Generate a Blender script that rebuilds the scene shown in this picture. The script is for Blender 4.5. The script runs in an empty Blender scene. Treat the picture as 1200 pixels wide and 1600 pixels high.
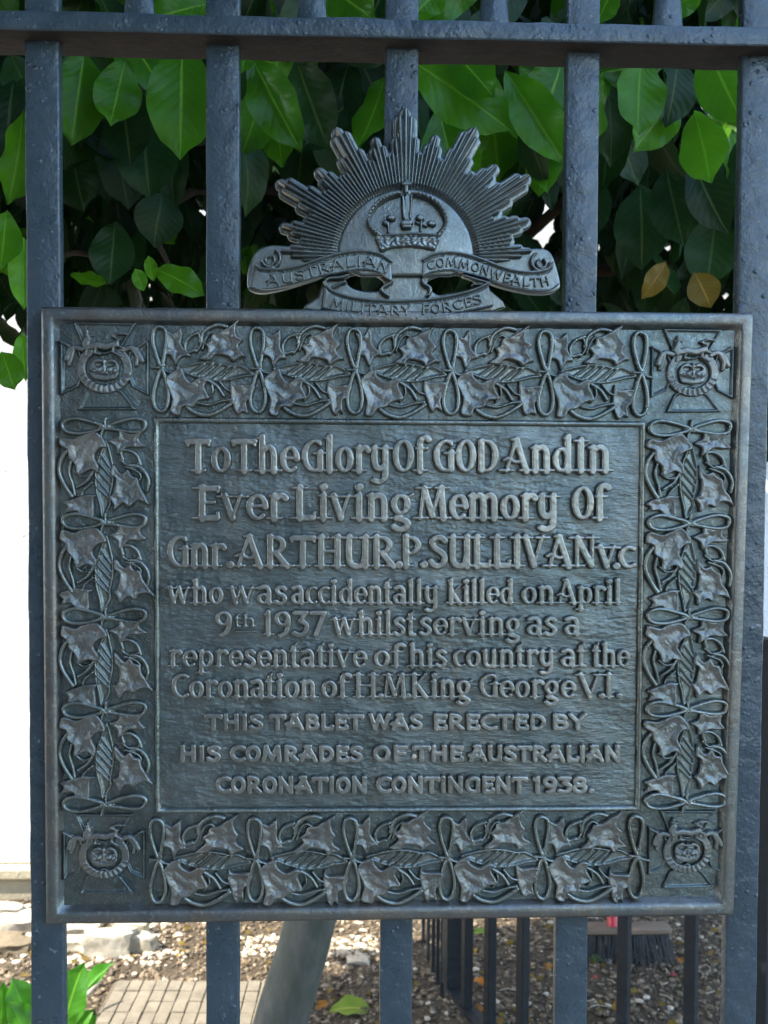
import bpy, math, random
import numpy as np
from mathutils import Vector, Matrix, noise as mnoise

scene = bpy.context.scene
COL = scene.collection
random.seed(7)
rng = np.random.default_rng(7)

# ------------------------------------------------------------------ camera, light, exposure
ZC = 1.38                       # height of the tablet's centre above the ground
F = 1500.0                      # focal length in photograph pixels (1200 x 1600)
YAW, PITCH, ROLL = 0.03457, -0.03388, 0.00591
CAMP = np.array([-0.04087, -0.825, ZC + 0.11874])
cy_, sy_ = math.cos(YAW), math.sin(YAW)
cp_, sp_ = math.cos(PITCH), math.sin(PITCH)
cr_, sr_ = math.cos(ROLL), math.sin(ROLL)
FW = np.array([sy_ * cp_, cy_ * cp_, sp_])
_r = np.array([cy_, -sy_, 0.0])
_u = np.cross(_r, FW)
RT = cr_ * _r + sr_ * _u
UP = -sr_ * _r + cr_ * _u

cam_d = bpy.data.cameras.new('camera')
cam = bpy.data.objects.new('camera', cam_d)
COL.objects.link(cam)
M = Matrix(((RT[0], UP[0], -FW[0], CAMP[0]), (RT[1], UP[1], -FW[1], CAMP[1]), (RT[2], UP[2], -FW[2], CAMP[2]), (0, 0, 0, 1)))
cam.matrix_world = M
cam_d.sensor_fit = 'HORIZONTAL'
cam_d.sensor_width = 36.0
cam_d.lens = 36.0 * F / 1200.0
cam_d.clip_start = 0.02
cam_d.clip_end = 2000
cam_d.dof.use_dof = True
cam_d.dof.focus_distance = 0.84
cam_d.dof.aperture_fstop = 18.0
scene.camera = cam

SUN_DIR = Vector((-0.66, -0.22, 0.75)).normalized()      # towards the sun
w = bpy.data.worlds.new('World')
scene.world = w
w.use_nodes = True
wn = w.node_tree.nodes
bg = wn.get('Background') or wn.new('ShaderNodeBackground')
sky = wn.new('ShaderNodeTexSky')
sky.sky_type = 'NISHITA'
sky.sun_disc = False
sky.sun_elevation = math.asin(SUN_DIR.z)
sky.sun_rotation = math.atan2(SUN_DIR.x, SUN_DIR.y)
sky.air_density = 1.0
sky.dust_density = 0.6
sky.ozone_density = 1.0
w.node_tree.links.new(sky.outputs[0], bg.inputs[0])
bg.inputs[1].default_value = 0.15
sun_d = bpy.data.lights.new('sun', 'SUN')
sun_d.energy = 2.2
sun_d.angle = math.radians(0.5)
sun_d.color = (1.0, 0.94, 0.84)
sun = bpy.data.objects.new('sun', sun_d)
sun.rotation_euler = SUN_DIR.to_track_quat('Z', 'Y').to_euler()
sun.location = (-4, 0, 6)
COL.objects.link(sun)
vs = scene.view_settings
vs.view_transform = 'Standard'
vs.look = 'None'
vs.gamma = 1.0
vs.use_curve_mapping = False
vs.exposure = 2.85

# ------------------------------------------------------------------ helpers
def ray(px, py):
    return FW + RT * ((px - 600.0) / F) + UP * ((800.0 - py) / F)

def at(px, py, Y):
    """point on the vertical plane y = Y seen at photograph pixel px, py"""
    d = ray(px, py)
    t = (Y - CAMP[1]) / d[1]
    return CAMP + d * t

def on_ground(px, py, z=0.0):
    d = ray(px, py)
    t = (z - CAMP[2]) / d[2]
    return CAMP + d * t

def atv(PX, PY, Y):
    D = FW[None, :] + RT[None, :] * ((PX[:, None] - 600.0) / F) + UP[None, :] * ((800.0 - PY[:, None]) / F)
    t = (Y - CAMP[1]) / D[:, 1]
    return CAMP[None, :] + D * t[:, None]

S = 0.00055                     # metres per photograph pixel on the tablet

def link(name, me, mat=None, parent=None):
    o = bpy.data.objects.new(name, me)
    COL.objects.link(o)
    if mat is not None and me is not None and len(me.materials) == 0:
        me.materials.append(mat)
    if parent is not None:
        o.parent = parent
    return o

def tag(o, label=None, cat=None, group=None, kind=None):
    if label: o['label'] = label
    if cat: o['category'] = cat
    if group: o['group'] = group
    if kind: o['kind'] = kind
    return o

def empty(name, loc=(0, 0, 0)):
    o = bpy.data.objects.new(name, None)
    o.empty_display_size = 0.05
    COL.objects.link(o)
    o.location = loc
    return o

def mesh_np(name, V, Fq, smooth=True, uv=None):
    """V (n,3) array, Fq list/array of faces (all the same length)"""
    me = bpy.data.meshes.new(name)
    Fq = np.asarray(Fq, dtype=np.int32)
    V = np.asarray(V, dtype=np.float32)
    k = Fq.shape[1]
    me.vertices.add(len(V)); me.vertices.foreach_set('co', V.ravel())
    me.loops.add(Fq.size); me.loops.foreach_set('vertex_index', Fq.ravel())
    me.polygons.add(len(Fq))
    me.polygons.foreach_set('loop_start', np.arange(0, Fq.size, k, dtype=np.int32))
    me.polygons.foreach_set('loop_total', np.full(len(Fq), k, dtype=np.int32))
    me.polygons.foreach_set('use_smooth', np.full(len(Fq), smooth))
    if uv is not None:
        l = me.uv_layers.new(name='UVMap')
        l.data.foreach_set('uv', np.asarray(uv, dtype=np.float32)[Fq.ravel()].ravel())
    me.update(calc_edges=True)
    return me

# --- collector for boxes, tubes etc. joined into ONE mesh
class MB:
    def __init__(s): s.v = []; s.f = []
    def box(s, x0, y0, z0, x1, y1, z1, bev=0.0):
        """box with chamfered edges (bev)"""
        b = bev
        i = len(s.v)
        if b <= 0:
            s.v += [(x0,y0,z0),(x1,y0,z0),(x1,y1,z0),(x0,y1,z0),(x0,y0,z1),(x1,y0,z1),(x1,y1,z1),(x0,y1,z1)]
            s.f += [tuple(i+k for k in q) for q in ((0,3,2,1),(4,5,6,7),(0,1,5,4),(1,2,6,5),(2,3,7,6),(3,0,4,7))]
            return s
        # octagonal rings in xy, four levels in z
        def ring(z, c, ins):
            a = ins
            return [(x0+a+c,y0+a,z),(x1-a-c,y0+a,z),(x1-a,y0+a+c,z),(x1-a,y1-a-c,z),(x1-a-c,y1-a,z),(x0+a+c,y1-a,z),(x0+a,y1-a-c,z),(x0+a,y0+a+c,z)]
        for (z, ins) in ((z0, b), (z0+b, 0), (z1-b, 0), (z1, b)):
            s.v += ring(z, b, ins)
        for k in range(3):
            for j in range(8):
                s.f.append((i+k*8+j, i+k*8+(j+1) % 8, i+(k+1)*8+(j+1) % 8, i+(k+1)*8+j))
        s.f.append(tuple(i+j for j in range(7, -1, -1)))
        s.f.append(tuple(i+24+j for j in range(8)))
        return s
    def tube(s, pts, rad, n=8, cap=True):
        pts = [Vector(p) for p in pts]
        if not hasattr(rad, '__len__'): rad = [rad]*len(pts)
        i = len(s.v)
        prev = None
        for k, p in enumerate(pts):
            d = (pts[min(k+1, len(pts)-1)] - pts[max(k-1, 0)]).normalized()
            if prev is None:
                a = d.orthogonal().normalized()
            else:
                a = (prev - d*prev.dot(d)).normalized()
            prev = a
            b = d.cross(a)
            for j in range(n):
                t = 2*math.pi*j/n
                s.v.append(tuple(p + (a*math.cos(t)+b*math.sin(t))*rad[k]))
        for k in range(len(pts)-1):
            for j in range(n):
                s.f.append((i+k*n+j, i+k*n+(j+1) % n, i+(k+1)*n+(j+1) % n, i+(k+1)*n+j))
        if cap:
            s.f.append(tuple(i+j for j in range(n-1, -1, -1)))
            e = i+(len(pts)-1)*n
            s.f.append(tuple(e+j for j in range(n)))
        return s
    def lump(s, c, r, seed=0, sub=1, rough=0.2, flat=1.0, rot=0.0):
        V, Fc = ico(sub)
        i = len(s.v)
        ca, sa = math.cos(rot), math.sin(rot)
        rr = r if hasattr(r, '__len__') else (r, r, r*flat)
        for p in V:
            n = 1 + rough*mnoise.noise(Vector(p)*1.3 + Vector((seed*3.1, seed*1.7, 0)))*2
            x, y, z = p[0]*rr[0]*n, p[1]*rr[1]*n, p[2]*rr[2]*n
            s.v.append((c[0]+x*ca-y*sa, c[1]+x*sa+y*ca, c[2]+z))
        s.f += [tuple(i+k for k in q) for q in Fc]
        return s
    def mesh(s, name, smooth=False):
        me = bpy.data.meshes.new(name)
        me.from_pydata(s.v, [], s.f)
        if smooth:
            me.polygons.foreach_set('use_smooth', [True]*len(me.polygons))
        me.update()
        return me
    def build(s, name, mat, parent=None, smooth=False, auto=None):
        me = s.mesh(name, smooth or auto is not None)
        if auto is not None:
            me.set_sharp_from_angle(angle=math.radians(auto))
        return link(name, me, mat, parent)

_ico = {}
def ico(sub):
    if sub in _ico: return _ico[sub]
    import bmesh
    b = bmesh.new()
    bmesh.ops.create_icosphere(b, subdivisions=sub, radius=1)
    V = [tuple(v.co) for v in b.verts]
    Fc = [tuple(v.index for v in f.verts) for f in b.faces]
    b.free()
    _ico[sub] = (V, Fc)
    return V, Fc

# ------------------------------------------------------------------ materials
def mat_new(name):
    m = bpy.data.materials.new(name)
    m.use_nodes = True
    nt = m.node_tree
    b = nt.nodes['Principled BSDF']
    return m, nt, b

def N(nt, t, **kw):
    n = nt.nodes.new(t)
    for k, v in kw.items():
        if k.startswith('i_'):
            n.inputs[k[2:].replace('_', ' ')].default_value = v
        else:
            setattr(n, k, v)
    return n

def ramp(nt, fac, stops):
    r = nt.nodes.new('ShaderNodeValToRGB')
    e = r.color_ramp.elements
    while len(e) < len(stops): e.new(0.5)
    for k, (p, c) in enumerate(stops):
        e[k].position = p
        e[k].color = (c[0], c[1], c[2], 1) if hasattr(c, '__len__') else (c, c, c, 1)
    nt.links.new(fac, r.inputs[0])
    return r.outputs[0]

def noise_tex(nt, scale, detail=4, rough=0.55, vec=None, stretch=None):
    if vec is None:
        vec = nt.nodes.new('ShaderNodeNewGeometry').outputs['Position']
    if stretch:
        mp = nt.nodes.new('ShaderNodeMapping')
        mp.inputs['Scale'].default_value = stretch
        nt.links.new(vec, mp.inputs[0]); vec = mp.outputs[0]
    t = nt.nodes.new('ShaderNodeTexNoise')
    t.inputs['Scale'].default_value = scale
    t.inputs['Detail'].default_value = detail
    t.inputs['Roughness'].default_value = rough
    nt.links.new(vec, t.inputs['Vector'])
    return t.outputs['Fac']

def mixc(nt, fac, a, b, mode='MIX'):
    m = nt.nodes.new('ShaderNodeMix')
    m.data_type = 'RGBA'; m.blend_type = mode
    for s_, i in ((fac, 0), (a, 6), (b, 7)):
        if hasattr(s_, 'is_linked') or isinstance(s_, bpy.types.NodeSocket):
            nt.links.new(s_, m.inputs[i])
        else:
            m.inputs[i].default_value = s_ if i == 0 else (s_[0], s_[1], s_[2], 1)
    return m.outputs[2]

def bump(nt, b, h, dist, strength=1.0, normal=None):
    n = nt.nodes.new('ShaderNodeBump')
    n.inputs['Distance'].default_value = dist
    n.inputs['Strength'].default_value = strength
    nt.links.new(h, n.inputs['Height'])
    if normal is not None: nt.links.new(normal, n.inputs['Normal'])
    if b is not None: nt.links.new(n.outputs[0], b.inputs['Normal'])
    return n.outputs[0]

def bronze(name, c1, c2, rough=0.42, metallic=0.5, grain=0.0006, streak=False, spots=True):
    m, nt, b = mat_new(name)
    c1 = [v*1.35 for v in c1]; c2 = [v*1.8 for v in c2]
    f = noise_tex(nt, 16, 6, 0.6)
    c = ramp(nt, f, [(0.3, c1), (0.72, c2)])
    st = noise_tex(nt, 26, 5, 0.65, stretch=(1, 1, 0.16))
    c = mixc(nt, ramp(nt, st, [(0.5, 0.0), (0.72, 0.45)]), c, (0.20, 0.155, 0.105))
    gr = noise_tex(nt, 9, 5, 0.65)
    c = mixc(nt, ramp(nt, gr, [(0.5, 0.0), (0.7, 0.5)]), c, (0.14, 0.18, 0.17))
    dk = noise_tex(nt, 38, 6, 0.7)
    c = mixc(nt, ramp(nt, dk, [(0.52, 0.0), (0.68, 0.35)]), c, (0.08, 0.085, 0.08))
    if spots:
        f2 = noise_tex(nt, 260, 3, 0.6)
        c = mixc(nt, ramp(nt, f2, [(0.55, 0.0), (0.75, 0.5)]), c, (0.30, 0.37, 0.34))
    nt.links.new(c, b.inputs['Base Color'])
    b.inputs['Metallic'].default_value = 0.86
    b.inputs['Specular IOR Level'].default_value = 0.5
    rr = ramp(nt, noise_tex(nt, 90, 4), [(0.3, rough - 0.10), (0.7, rough + 0.10)])
    nt.links.new(rr, b.inputs['Roughness'])
    g = noise_tex(nt, 420, 4, 0.65, stretch=(0.45, 1, 1.4) if streak else None)
    n1 = bump(nt, None, g, grain, 1.0)
    g2 = noise_tex(nt, 110, 3, 0.6, stretch=(0.4, 1, 1.2) if streak else None)
    bump(nt, b, g2, grain*(2.6 if streak else 1.2), 1.0, n1)
    return m

M_FIELD = bronze('bronze_field', (0.056, 0.072, 0.070), (0.088, 0.106, 0.102), 0.40, 0.55)
M_TABLET = bronze('bronze_tablet', (0.066, 0.084, 0.083), (0.112, 0.130, 0.127), 0.43, 0.6, 0.00045, True)
M_RELIEF = bronze('bronze_relief', (0.092, 0.106, 0.102), (0.138, 0.136, 0.122), 0.44, 0.6)
M_RIBBON = bronze('bronze_ribbon', (0.10, 0.122, 0.112), (0.150, 0.165, 0.150), 0.34, 0.6)
M_LETTER = bronze('bronze_letter', (0.150, 0.158, 0.142), (0.200, 0.198, 0.176), 0.42, 0.6, 0.0002)
M_FRAME = bronze('bronze_frame', (0.085, 0.105, 0.112), (0.125, 0.112, 0.092), 0.42, 0.45, 0.0004)
M_BADGE = bronze('bronze_badge', (0.088, 0.104, 0.102), (0.118, 0.132, 0.128), 0.38, 0.6, 0.00025)

def paint(name, c1, c2, rough=0.35, lump=0.0012, specks=True):
    m, nt, b = mat_new(name)
    f = noise_tex(nt, 22, 5, 0.6)
    c = ramp(nt, f, [(0.3, c1), (0.75, c2)])
    if specks:
        f2 = noise_tex(nt, 190, 2, 0.5)
        c = mixc(nt, ramp(nt, f2, [(0.68, 0.0), (0.76, 0.8)]), c, (0.16, 0.19, 0.21))
        f3 = noise_tex(nt, 120, 3, 0.6)
        c = mixc(nt, ramp(nt, f3, [(0.70, 0.0), (0.78, 0.7)]), c, (0.05, 0.03, 0.02))
    nt.links.new(c, b.inputs['Base Color'])
    rr = ramp(nt, noise_tex(nt, 60, 4), [(0.3, rough - 0.05), (0.7, rough + 0.2)])
    nt.links.new(rr, b.inputs['Roughness'])
    n1 = bump(nt, None, noise_tex(nt, 45, 3, 0.55), lump*1.4)
    v = nt.nodes.new('ShaderNodeTexVoronoi'); v.inputs['Scale'].default_value = 130
    nt.links.new(nt.nodes.new('ShaderNodeNewGeometry').outputs['Position'], v.inputs['Vector'])
    pim = ramp(nt, v.outputs['Distance'], [(0.0, 1.0), (0.28, 0.0)])
    gate = ramp(nt, noise_tex(nt, 30, 2), [(0.52, 0.0), (0.62, 1.0)])
    pg = mixc(nt, 1.0, pim, gate, 'MULTIPLY')
    n2 = bump(nt, None, pg, lump*0.7, 1.0, n1)
    bump(nt, b, noise_tex(nt, 300, 3, 0.6), lump*0.3, 1.0, n2)
    return m

M_IRON = paint('blue_black_paint', (0.029, 0.048, 0.060), (0.048, 0.074, 0.090), 0.27, 0.0020)
M_IRON2 = paint('dark_railing_paint', (0.006, 0.008, 0.010), (0.012, 0.015, 0.018), 0.5, 0.0006, False)

def leaf_mat(name, c1, c2, trans, rough=0.34, tr=0.32):
    m, nt, b = mat_new(name)
    tc = nt.nodes.new('ShaderNodeUVMap')
    sx = nt.nodes.new('ShaderNodeSeparateXYZ')
    nt.links.new(tc.outputs[0], sx.inputs[0])
    def math_(op, a, bb=None):
        n = nt.nodes.new('ShaderNodeMath'); n.operation = op
        for i, q in enumerate((a, bb)):
            if q is None: continue
            if isinstance(q, bpy.types.NodeSocket): nt.links.new(q, n.inputs[i])
            else: n.inputs[i].default_value = q
        return n.outputs[0]
    uabs = math_('ABSOLUTE', math_('SUBTRACT', sx.outputs[0], 0.5))
    rib = ramp(nt, uabs, [(0.0, 0.9), (0.016, 0.55), (0.036, 0.0)])
    ph = math_('SUBTRACT', math_('MULTIPLY', sx.outputs[1], 9.0), math_('MULTIPLY', uabs, 5.0))
    fr = math_('ABSOLUTE', math_('SUBTRACT', math_('FRACT', ph), 0.5))
    vein = ramp(nt, fr, [(0.0, 0.55), (0.07, 0.0)])
    oi = nt.nodes.new('ShaderNodeNewGeometry')
    f = noise_tex(nt, 14, 3)
    base = ramp(nt, f, [(0.3, c1), (0.7, c2)])
    rnd = oi.outputs['Random Per Island']
    ob = nt.nodes.new('ShaderNodeObjectInfo')
    dk = ramp(nt, math_('FRACT', math_('ADD', rnd, ob.outputs['Random'])), [(0.0, (0.5, 0.55, 0.6)), (0.6, (0.85, 0.9, 0.8)), (1.0, (1.7, 1.3, 1.0))])
    base = mixc(nt, 1.0, base, dk, 'MULTIPLY')
    light = (min(1, c2[0]*2.6+0.04), min(1, c2[1]*1.9+0.03), c2[2]*2.0+0.01)
    base = mixc(nt, rib, base, light)
    base = mixc(nt, math_('MULTIPLY', vein, 0.4), base, light)
    nt.links.new(base, b.inputs['Base Color'])
    b.inputs['Roughness'].default_value = rough
    b.inputs['Specular IOR Level'].default_value = 0.24
    hh = math_('ADD', math_('MULTIPLY', fr, 0.6), math_('MULTIPLY', noise_tex(nt, 60, 2), 0.7))
    hh = math_('SUBTRACT', hh, math_('MULTIPLY', rib, 0.5))
    bump(nt, b, hh, 0.0008, 0.8)
    t = nt.nodes.new('ShaderNodeBsdfTranslucent')
    t.inputs[0].default_value = (*trans, 1)
    mx = nt.nodes.new('ShaderNodeMixShader')
    mx.inputs[0].default_value = tr
    nt.links.new(b.outputs[0], mx.inputs[1]); nt.links.new(t.outputs[0], mx.inputs[2])
    nt.links.new(mx.outputs[0], nt.nodes['Material Output'].inputs[0])
    return m

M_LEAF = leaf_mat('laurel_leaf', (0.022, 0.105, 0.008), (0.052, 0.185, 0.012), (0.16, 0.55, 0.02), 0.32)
M_LEAFD = leaf_mat('laurel_leaf_shaded', (0.008, 0.032, 0.009), (0.015, 0.050, 0.012), (0.02, 0.09, 0.012), 0.45, 0.15)  # darker copy of the leaf: shade inside the crown put into the colour
M_LEAFY = leaf_mat('laurel_leaf_yellow', (0.13, 0.09, 0.015), (0.20, 0.14, 0.02), (0.3, 0.2, 0.02), 0.5)
M_LEAFB = leaf_mat('seedling_leaf', (0.03, 0.13, 0.012), (0.06, 0.20, 0.018), (0.10, 0.38, 0.03), 0.4)
M_LEAFO = leaf_mat('fallen_orange_leaf', (0.30, 0.12, 0.02), (0.42, 0.18, 0.03), (0.5, 0.2, 0.03), 0.6)
M_LEAFR = leaf_mat('fallen_red_petal', (0.40, 0.02, 0.04), (0.5, 0.05, 0.07), (0.5, 0.05, 0.05), 0.5)
M_LEAFG = leaf_mat('fallen_green_leaf', (0.16, 0.26, 0.04), (0.25, 0.34, 0.06), (0.3, 0.4, 0.05), 0.5)

def simple(name, stops, scale=30, rough=0.85, bumpd=0.002, bscale=120, metallic=0.0, stretch=None):
    m, nt, b = mat_new(name)
    nt.links.new(ramp(nt, noise_tex(nt, scale, 6, 0.6, stretch=stretch), stops), b.inputs['Base Color'])
    b.inputs['Roughness'].default_value = rough
    b.inputs['Metallic'].default_value = metallic
    bump(nt, b, noise_tex(nt, bscale, 5, 0.6, stretch=stretch), bumpd)
    return m

M_SOIL = simple('soil', [(0.3, (0.032, 0.022, 0.012)), (0.7, (0.085, 0.060, 0.034))], 35, 0.95, 0.006, 90)
M_STONE = simple('pale_stone', [(0.3, (0.26, 0.23, 0.17)), (0.7, (0.46, 0.42, 0.34))], 18, 0.85, 0.004, 50)
M_STONED = simple('brown_stone', [(0.3, (0.11, 0.085, 0.05)), (0.7, (0.20, 0.16, 0.10))], 18, 0.85, 0.004, 50)
M_PEB = simple('pebbles', [(0.3, (0.06, 0.042, 0.024)), (0.5, (0.14, 0.10, 0.058)), (0.66, (0.32, 0.25, 0.16))], 75, 0.8, 0.001, 200)
M_PEBL = simple('pale_pebbles', [(0.3, (0.38, 0.29, 0.18)), (0.7, (0.6, 0.53, 0.43))], 60, 0.8, 0.001, 200)
M_PEBD = simple('dark_grit', [(0.3, (0.05, 0.038, 0.025)), (0.7, (0.13, 0.10, 0.065))], 60, 0.9, 0.001, 200)
M_TILE = simple('paver', [(0.3, (0.13, 0.11, 0.08)), (0.7, (0.21, 0.18, 0.13))], 25, 0.85, 0.0015, 120)
M_GROUT = simple('paver_joint', [(0.3, (0.08, 0.065, 0.045)), (0.7, (0.14, 0.11, 0.08))], 50, 0.95, 0.002, 120)
M_BARK = simple('smooth_bark', [(0.3, (0.055, 0.062, 0.044)), (0.5, (0.075, 0.080, 0.062)), (0.7, (0.12, 0.115, 0.095))], 22, 0.8, 0.003, 60, stretch=(1, 1, 0.4))
M_TWIG = simple('dark_bark', [(0.3, (0.03, 0.022, 0.015)), (0.7, (0.07, 0.05, 0.035))], 40, 0.9, 0.002, 120)
M_DEAD = simple('dead_stalk', [(0.3, (0.36, 0.29, 0.20)), (0.7, (0.52, 0.45, 0.36))], 60, 0.8, 0.001, 200)
M_WALL = simple('white_render', [(0.3, (0.74, 0.73, 0.69)), (0.7, (0.82, 0.81, 0.78))], 4, 0.9, 0.004, 40)
M_PLINTH = simple('plinth_stone', [(0.3, (0.33, 0.29, 0.20)), (0.7, (0.45, 0.40, 0.28))], 12, 0.9, 0.004, 60)
M_PAVE = simple('pavement_asphalt', [(0.3, (0.045, 0.045, 0.045)), (0.7, (0.075, 0.072, 0.068))], 8, 0.9, 0.003, 80)
M_WOOD = simple('broom_wood', [(0.3, (0.11, 0.07, 0.045)), (0.7, (0.18, 0.125, 0.085))], 30, 0.7, 0.001, 90, stretch=(0.15, 1, 1))
M_BRIST = simple('black_bristle', [(0.3, (0.010, 0.011, 0.013)), (0.7, (0.03, 0.032, 0.035))], 200, 0.6, 0.0005, 300)
M_BRICK = simple('brown_brick', [(0.3, (0.09, 0.055, 0.04)), (0.7, (0.15, 0.09, 0.06))], 9, 0.9, 0.004, 60)
M_GLASS = simple('dark_glass', [(0.3, (0.02, 0.025, 0.03)), (0.7, (0.03, 0.035, 0.04))], 9, 0.08, 0.0, 60)
M_UNDERSHADE = simple('underside_shade', [(0.3, (0.010, 0.008, 0.006)), (0.7, (0.035, 0.026, 0.018))], 40, 0.8, 0.002, 90)  # near-black tone: shade under the rail painted into the colour
M_RED = simple('red_plastic', [(0.3, (0.42, 0.02, 0.03)), (0.7, (0.52, 0.035, 0.045))], 30, 0.4, 0.0003, 90)

# ------------------------------------------------------------------ setting: ground, pavement, path
def gh(x, y):
    z = 0
    for a, fx, fy, p in ((0.006, 3.1, 2.3, 0.4), (0.004, 7.3, 9.1, 1.2), (0.003, 17, 13, 2.2), (0.002, 31, 37, 0.7)):
        z = z + a*np.sin(fx*x+p+1.5*np.sin(fy*y*0.6))*np.cos(fy*y+p*2+np.sin(fx*x*0.7))
    return z
def ground():
    # fine patch near the fence, joined to a sheet that reaches the horizon
    xs = np.concatenate([[-600, -80, -12, -4], np.arange(-2.2, 2.21, 0.03), [4, 12, 80, 600]])
    ys = np.concatenate([[-600, -80, -12, -3, -0.12], np.arange(0.4, 4.2, 0.03), [6, 14, 80, 600]])
    X, Y = np.meshgrid(xs, ys)
    near = (np.abs(X) < 2.2) & (Y > 0.4) & (Y < 4.2)
    Z = gh(X, Y) + rng.normal(0, 0.0022, X.shape)
    Z = np.where((X > orig.x-0.05) & (X < orig.x+0.52) & (Y > orig.y-0.05) & (Y < orig.y+0.46), np.minimum(Z, 0.002), Z)
    Z = np.where(near, Z, -0.02)
    n, mm = X.shape
    idx = np.arange(n*mm).reshape(n, mm)
    Fq = np.stack([idx[:-1, :-1], idx[:-1, 1:], idx[1:, 1:], idx[1:, :-1]], -1).reshape(-1, 4)
    V = np.stack([X.ravel(), Y.ravel(), Z.ravel()], 1)
    me = mesh_np('ground', V, Fq)
    o = link('ground', me, M_SOIL)
    tag(o, 'brown soil of the garden bed behind the fence', kind='structure')
def gp(px, py, z=0.0):
    p = on_ground(px, py, z); return Vector((p[0], p[1], z))
orig = gp(118, 1668)
ground()
pv = MB().box(-40, -4.0, -0.05, 40, -0.13, 0.03, 0.008).build('pavement', M_PAVE)
tag(pv, 'dark asphalt pavement in front of the fence', kind='structure')
kb = MB().box(-40, -0.125, -0.05, 40, 0.14, 0.09, 0.01).build('kerb', M_PAVE)
tag(kb, 'dark stone kerb under the iron fence', kind='structure')

# ------------------------------------------------------------------ white building behind
WY = 2.58
bl = empty('white_building', (0, WY, 0))
tag(bl, 'white rendered building wall seen behind the tree and along the left edge', 'building')
def child_mb(mb, name, mat, parent, **kw):
    o = mb.build(name, mat, None, **kw)
    o.parent = parent
    o.matrix_parent_inverse = Matrix.Translation(-Vector(parent.location))
    return o
child_mb(MB().box(-7, WY, 0.13, 7, WY+0.3, 4.6, 0.004), 'wall', M_WALL, bl)
child_mb(MB().box(-7, WY-0.03, 0.075, 7, WY+0.29, 0.127, 0.012), 'plinth_ledge', M_PLINTH, bl)
child_mb(MB().box(-7, WY-0.012, -0.05, 7, WY+0.28, 0.073, 0.004), 'plinth', M_PLINTH, bl)

# unseen house front added behind the viewer to block low sky from the fence
hs = empty('added_brick_house', (-4, -5.0, 0))
tag(hs, 'added brown brick house front, out of view, blocking low sky from the fence', 'house')
child_mb(MB().box(-16, -5.4, 0, 0.5, -5.0, 8.6, 0.01), 'wall', M_BRICK, hs)
child_mb(MB().box(-16.2, -5.5, 8.602, 0.7, -4.7, 8.8, 0.01), 'cornice', M_PLINTH, hs)
for wx in (-10, -7.4, -4.8, -2.4, -0.6):
    for wz in (1.0, 4.2):
        child_mb(MB().box(wx-0.5, -4.995, wz, wx+0.5, -4.97, wz+1.6, 0.004), 'window', M_GLASS, hs)
        child_mb(MB().box(wx-0.6, -4.998, wz-0.1, wx+0.6, -4.9, wz-0.003, 0.004), 'window_sill', M_PLINTH, hs)

# ------------------------------------------------------------------ iron fence (one thing)
fence = empty('iron_fence', (0, 0.016, 0.09))
tag(fence, 'tall blue-black painted iron fence of flat upright bars carrying the bronze tablet', 'fence')
BW = 0.0287
YF = 0.0085       # front face of the bars
YB = 0.0205
rz0 = at(600, 59, -0.010)[2]; rz1 = at(600, 28, -0.010)[2]
bars_x = []
for (px, py) in ((43.5, 900), (321.5, 900), (597, 900), (876, 900), (1145, 900)):
    bars_x.append(at(px, py, YF)[0] + BW/2)
for k in range(1, 5):
    bars_x.append(bars_x[0] - 0.1565*k)
    bars_x.append(bars_x[4] + 0.1565*k)
def bar_mesh(name, wd, z0, z1, seed):
    # lumpy painted flat bar with rounded arrises
    m = []
    zs = np.arange(z0, z1 + 0.012, 0.012)
    prof = []
    hw = wd/2; ht = (YB-YF)/2; r = 0.0018
    for (sx, sy) in ((-1, -1), (1, -1), (1, 1), (-1, 1)):
        c = (sx*(hw-r), sy*(ht-r))
        a0 = math.atan2(sy, sx)
        for da in (-0.7, -0.25, 0.25, 0.7):
            prof.append((c[0]+r*math.cos(a0+da)*1.0, c[1]+r*math.sin(a0+da)))
    n = len(prof)
    V = []
    for z in zs:
        for (x, y) in prof:
            d = 0.00055*mnoise.noise(Vector((x*40+seed*7, y*40, z*22))) + 0.0003*mnoise.noise(Vector((x*90+seed, y*90, z*110)))
            l = math.hypot(x, y)
            V.append((x + x/l*d, y + y/l*d*1.5, z))
    Fq = []
    for k in range(len(zs)-1):
        for j in range(n):
            Fq.append((k*n+j, k*n+(j+1) % n, (k+1)*n+(j+1) % n, (k+1)*n+j))
    return mesh_np(name, V, Fq)
for k, x in enumerate(bars_x):
    me = bar_mesh('bar', BW, 0.09, rz1+0.34, k)
    o = link('bar', me, M_IRON, fence)
    o.location = (x, (YF+YB)/2-0.016, -0.09)
    # pointed top
    z1 = rz1+0.345
    tip = MB()
    tip.v = [(-BW/2-0.004, -0.008, z1), (BW/2+0.004, -0.008, z1), (BW/2+0.004, 0.008, z1), (-BW/2-0.004, 0.008, z1), (0, 0, z1+0.11),
             (-BW/2-0.004, -0.008, z1-0.012), (BW/2+0.004, -0.008, z1-0.012), (BW/2+0.004, 0.008, z1-0.012), (-BW/2-0.004, 0.008, z1-0.012)]
    tip.f = [(0, 1, 4), (1, 2, 4), (2, 3, 4), (3, 0, 4), (5, 6, 1, 0), (6, 7, 2, 1), (7, 8, 3, 2), (8, 5, 0, 3)]
    t = tip.build('bar_point', M_IRON, fence)
    t.location = o.location
    # weld collar where the bar passes up through the rail
    c = MB().box(-BW/2-0.003, -0.0095, rz1-0.002, BW/2+0.003, 0.0095, rz1+0.0035, 0.0022).build('weld_collar', M_IRON, fence, auto=60)
    c.location = o.location
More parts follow.
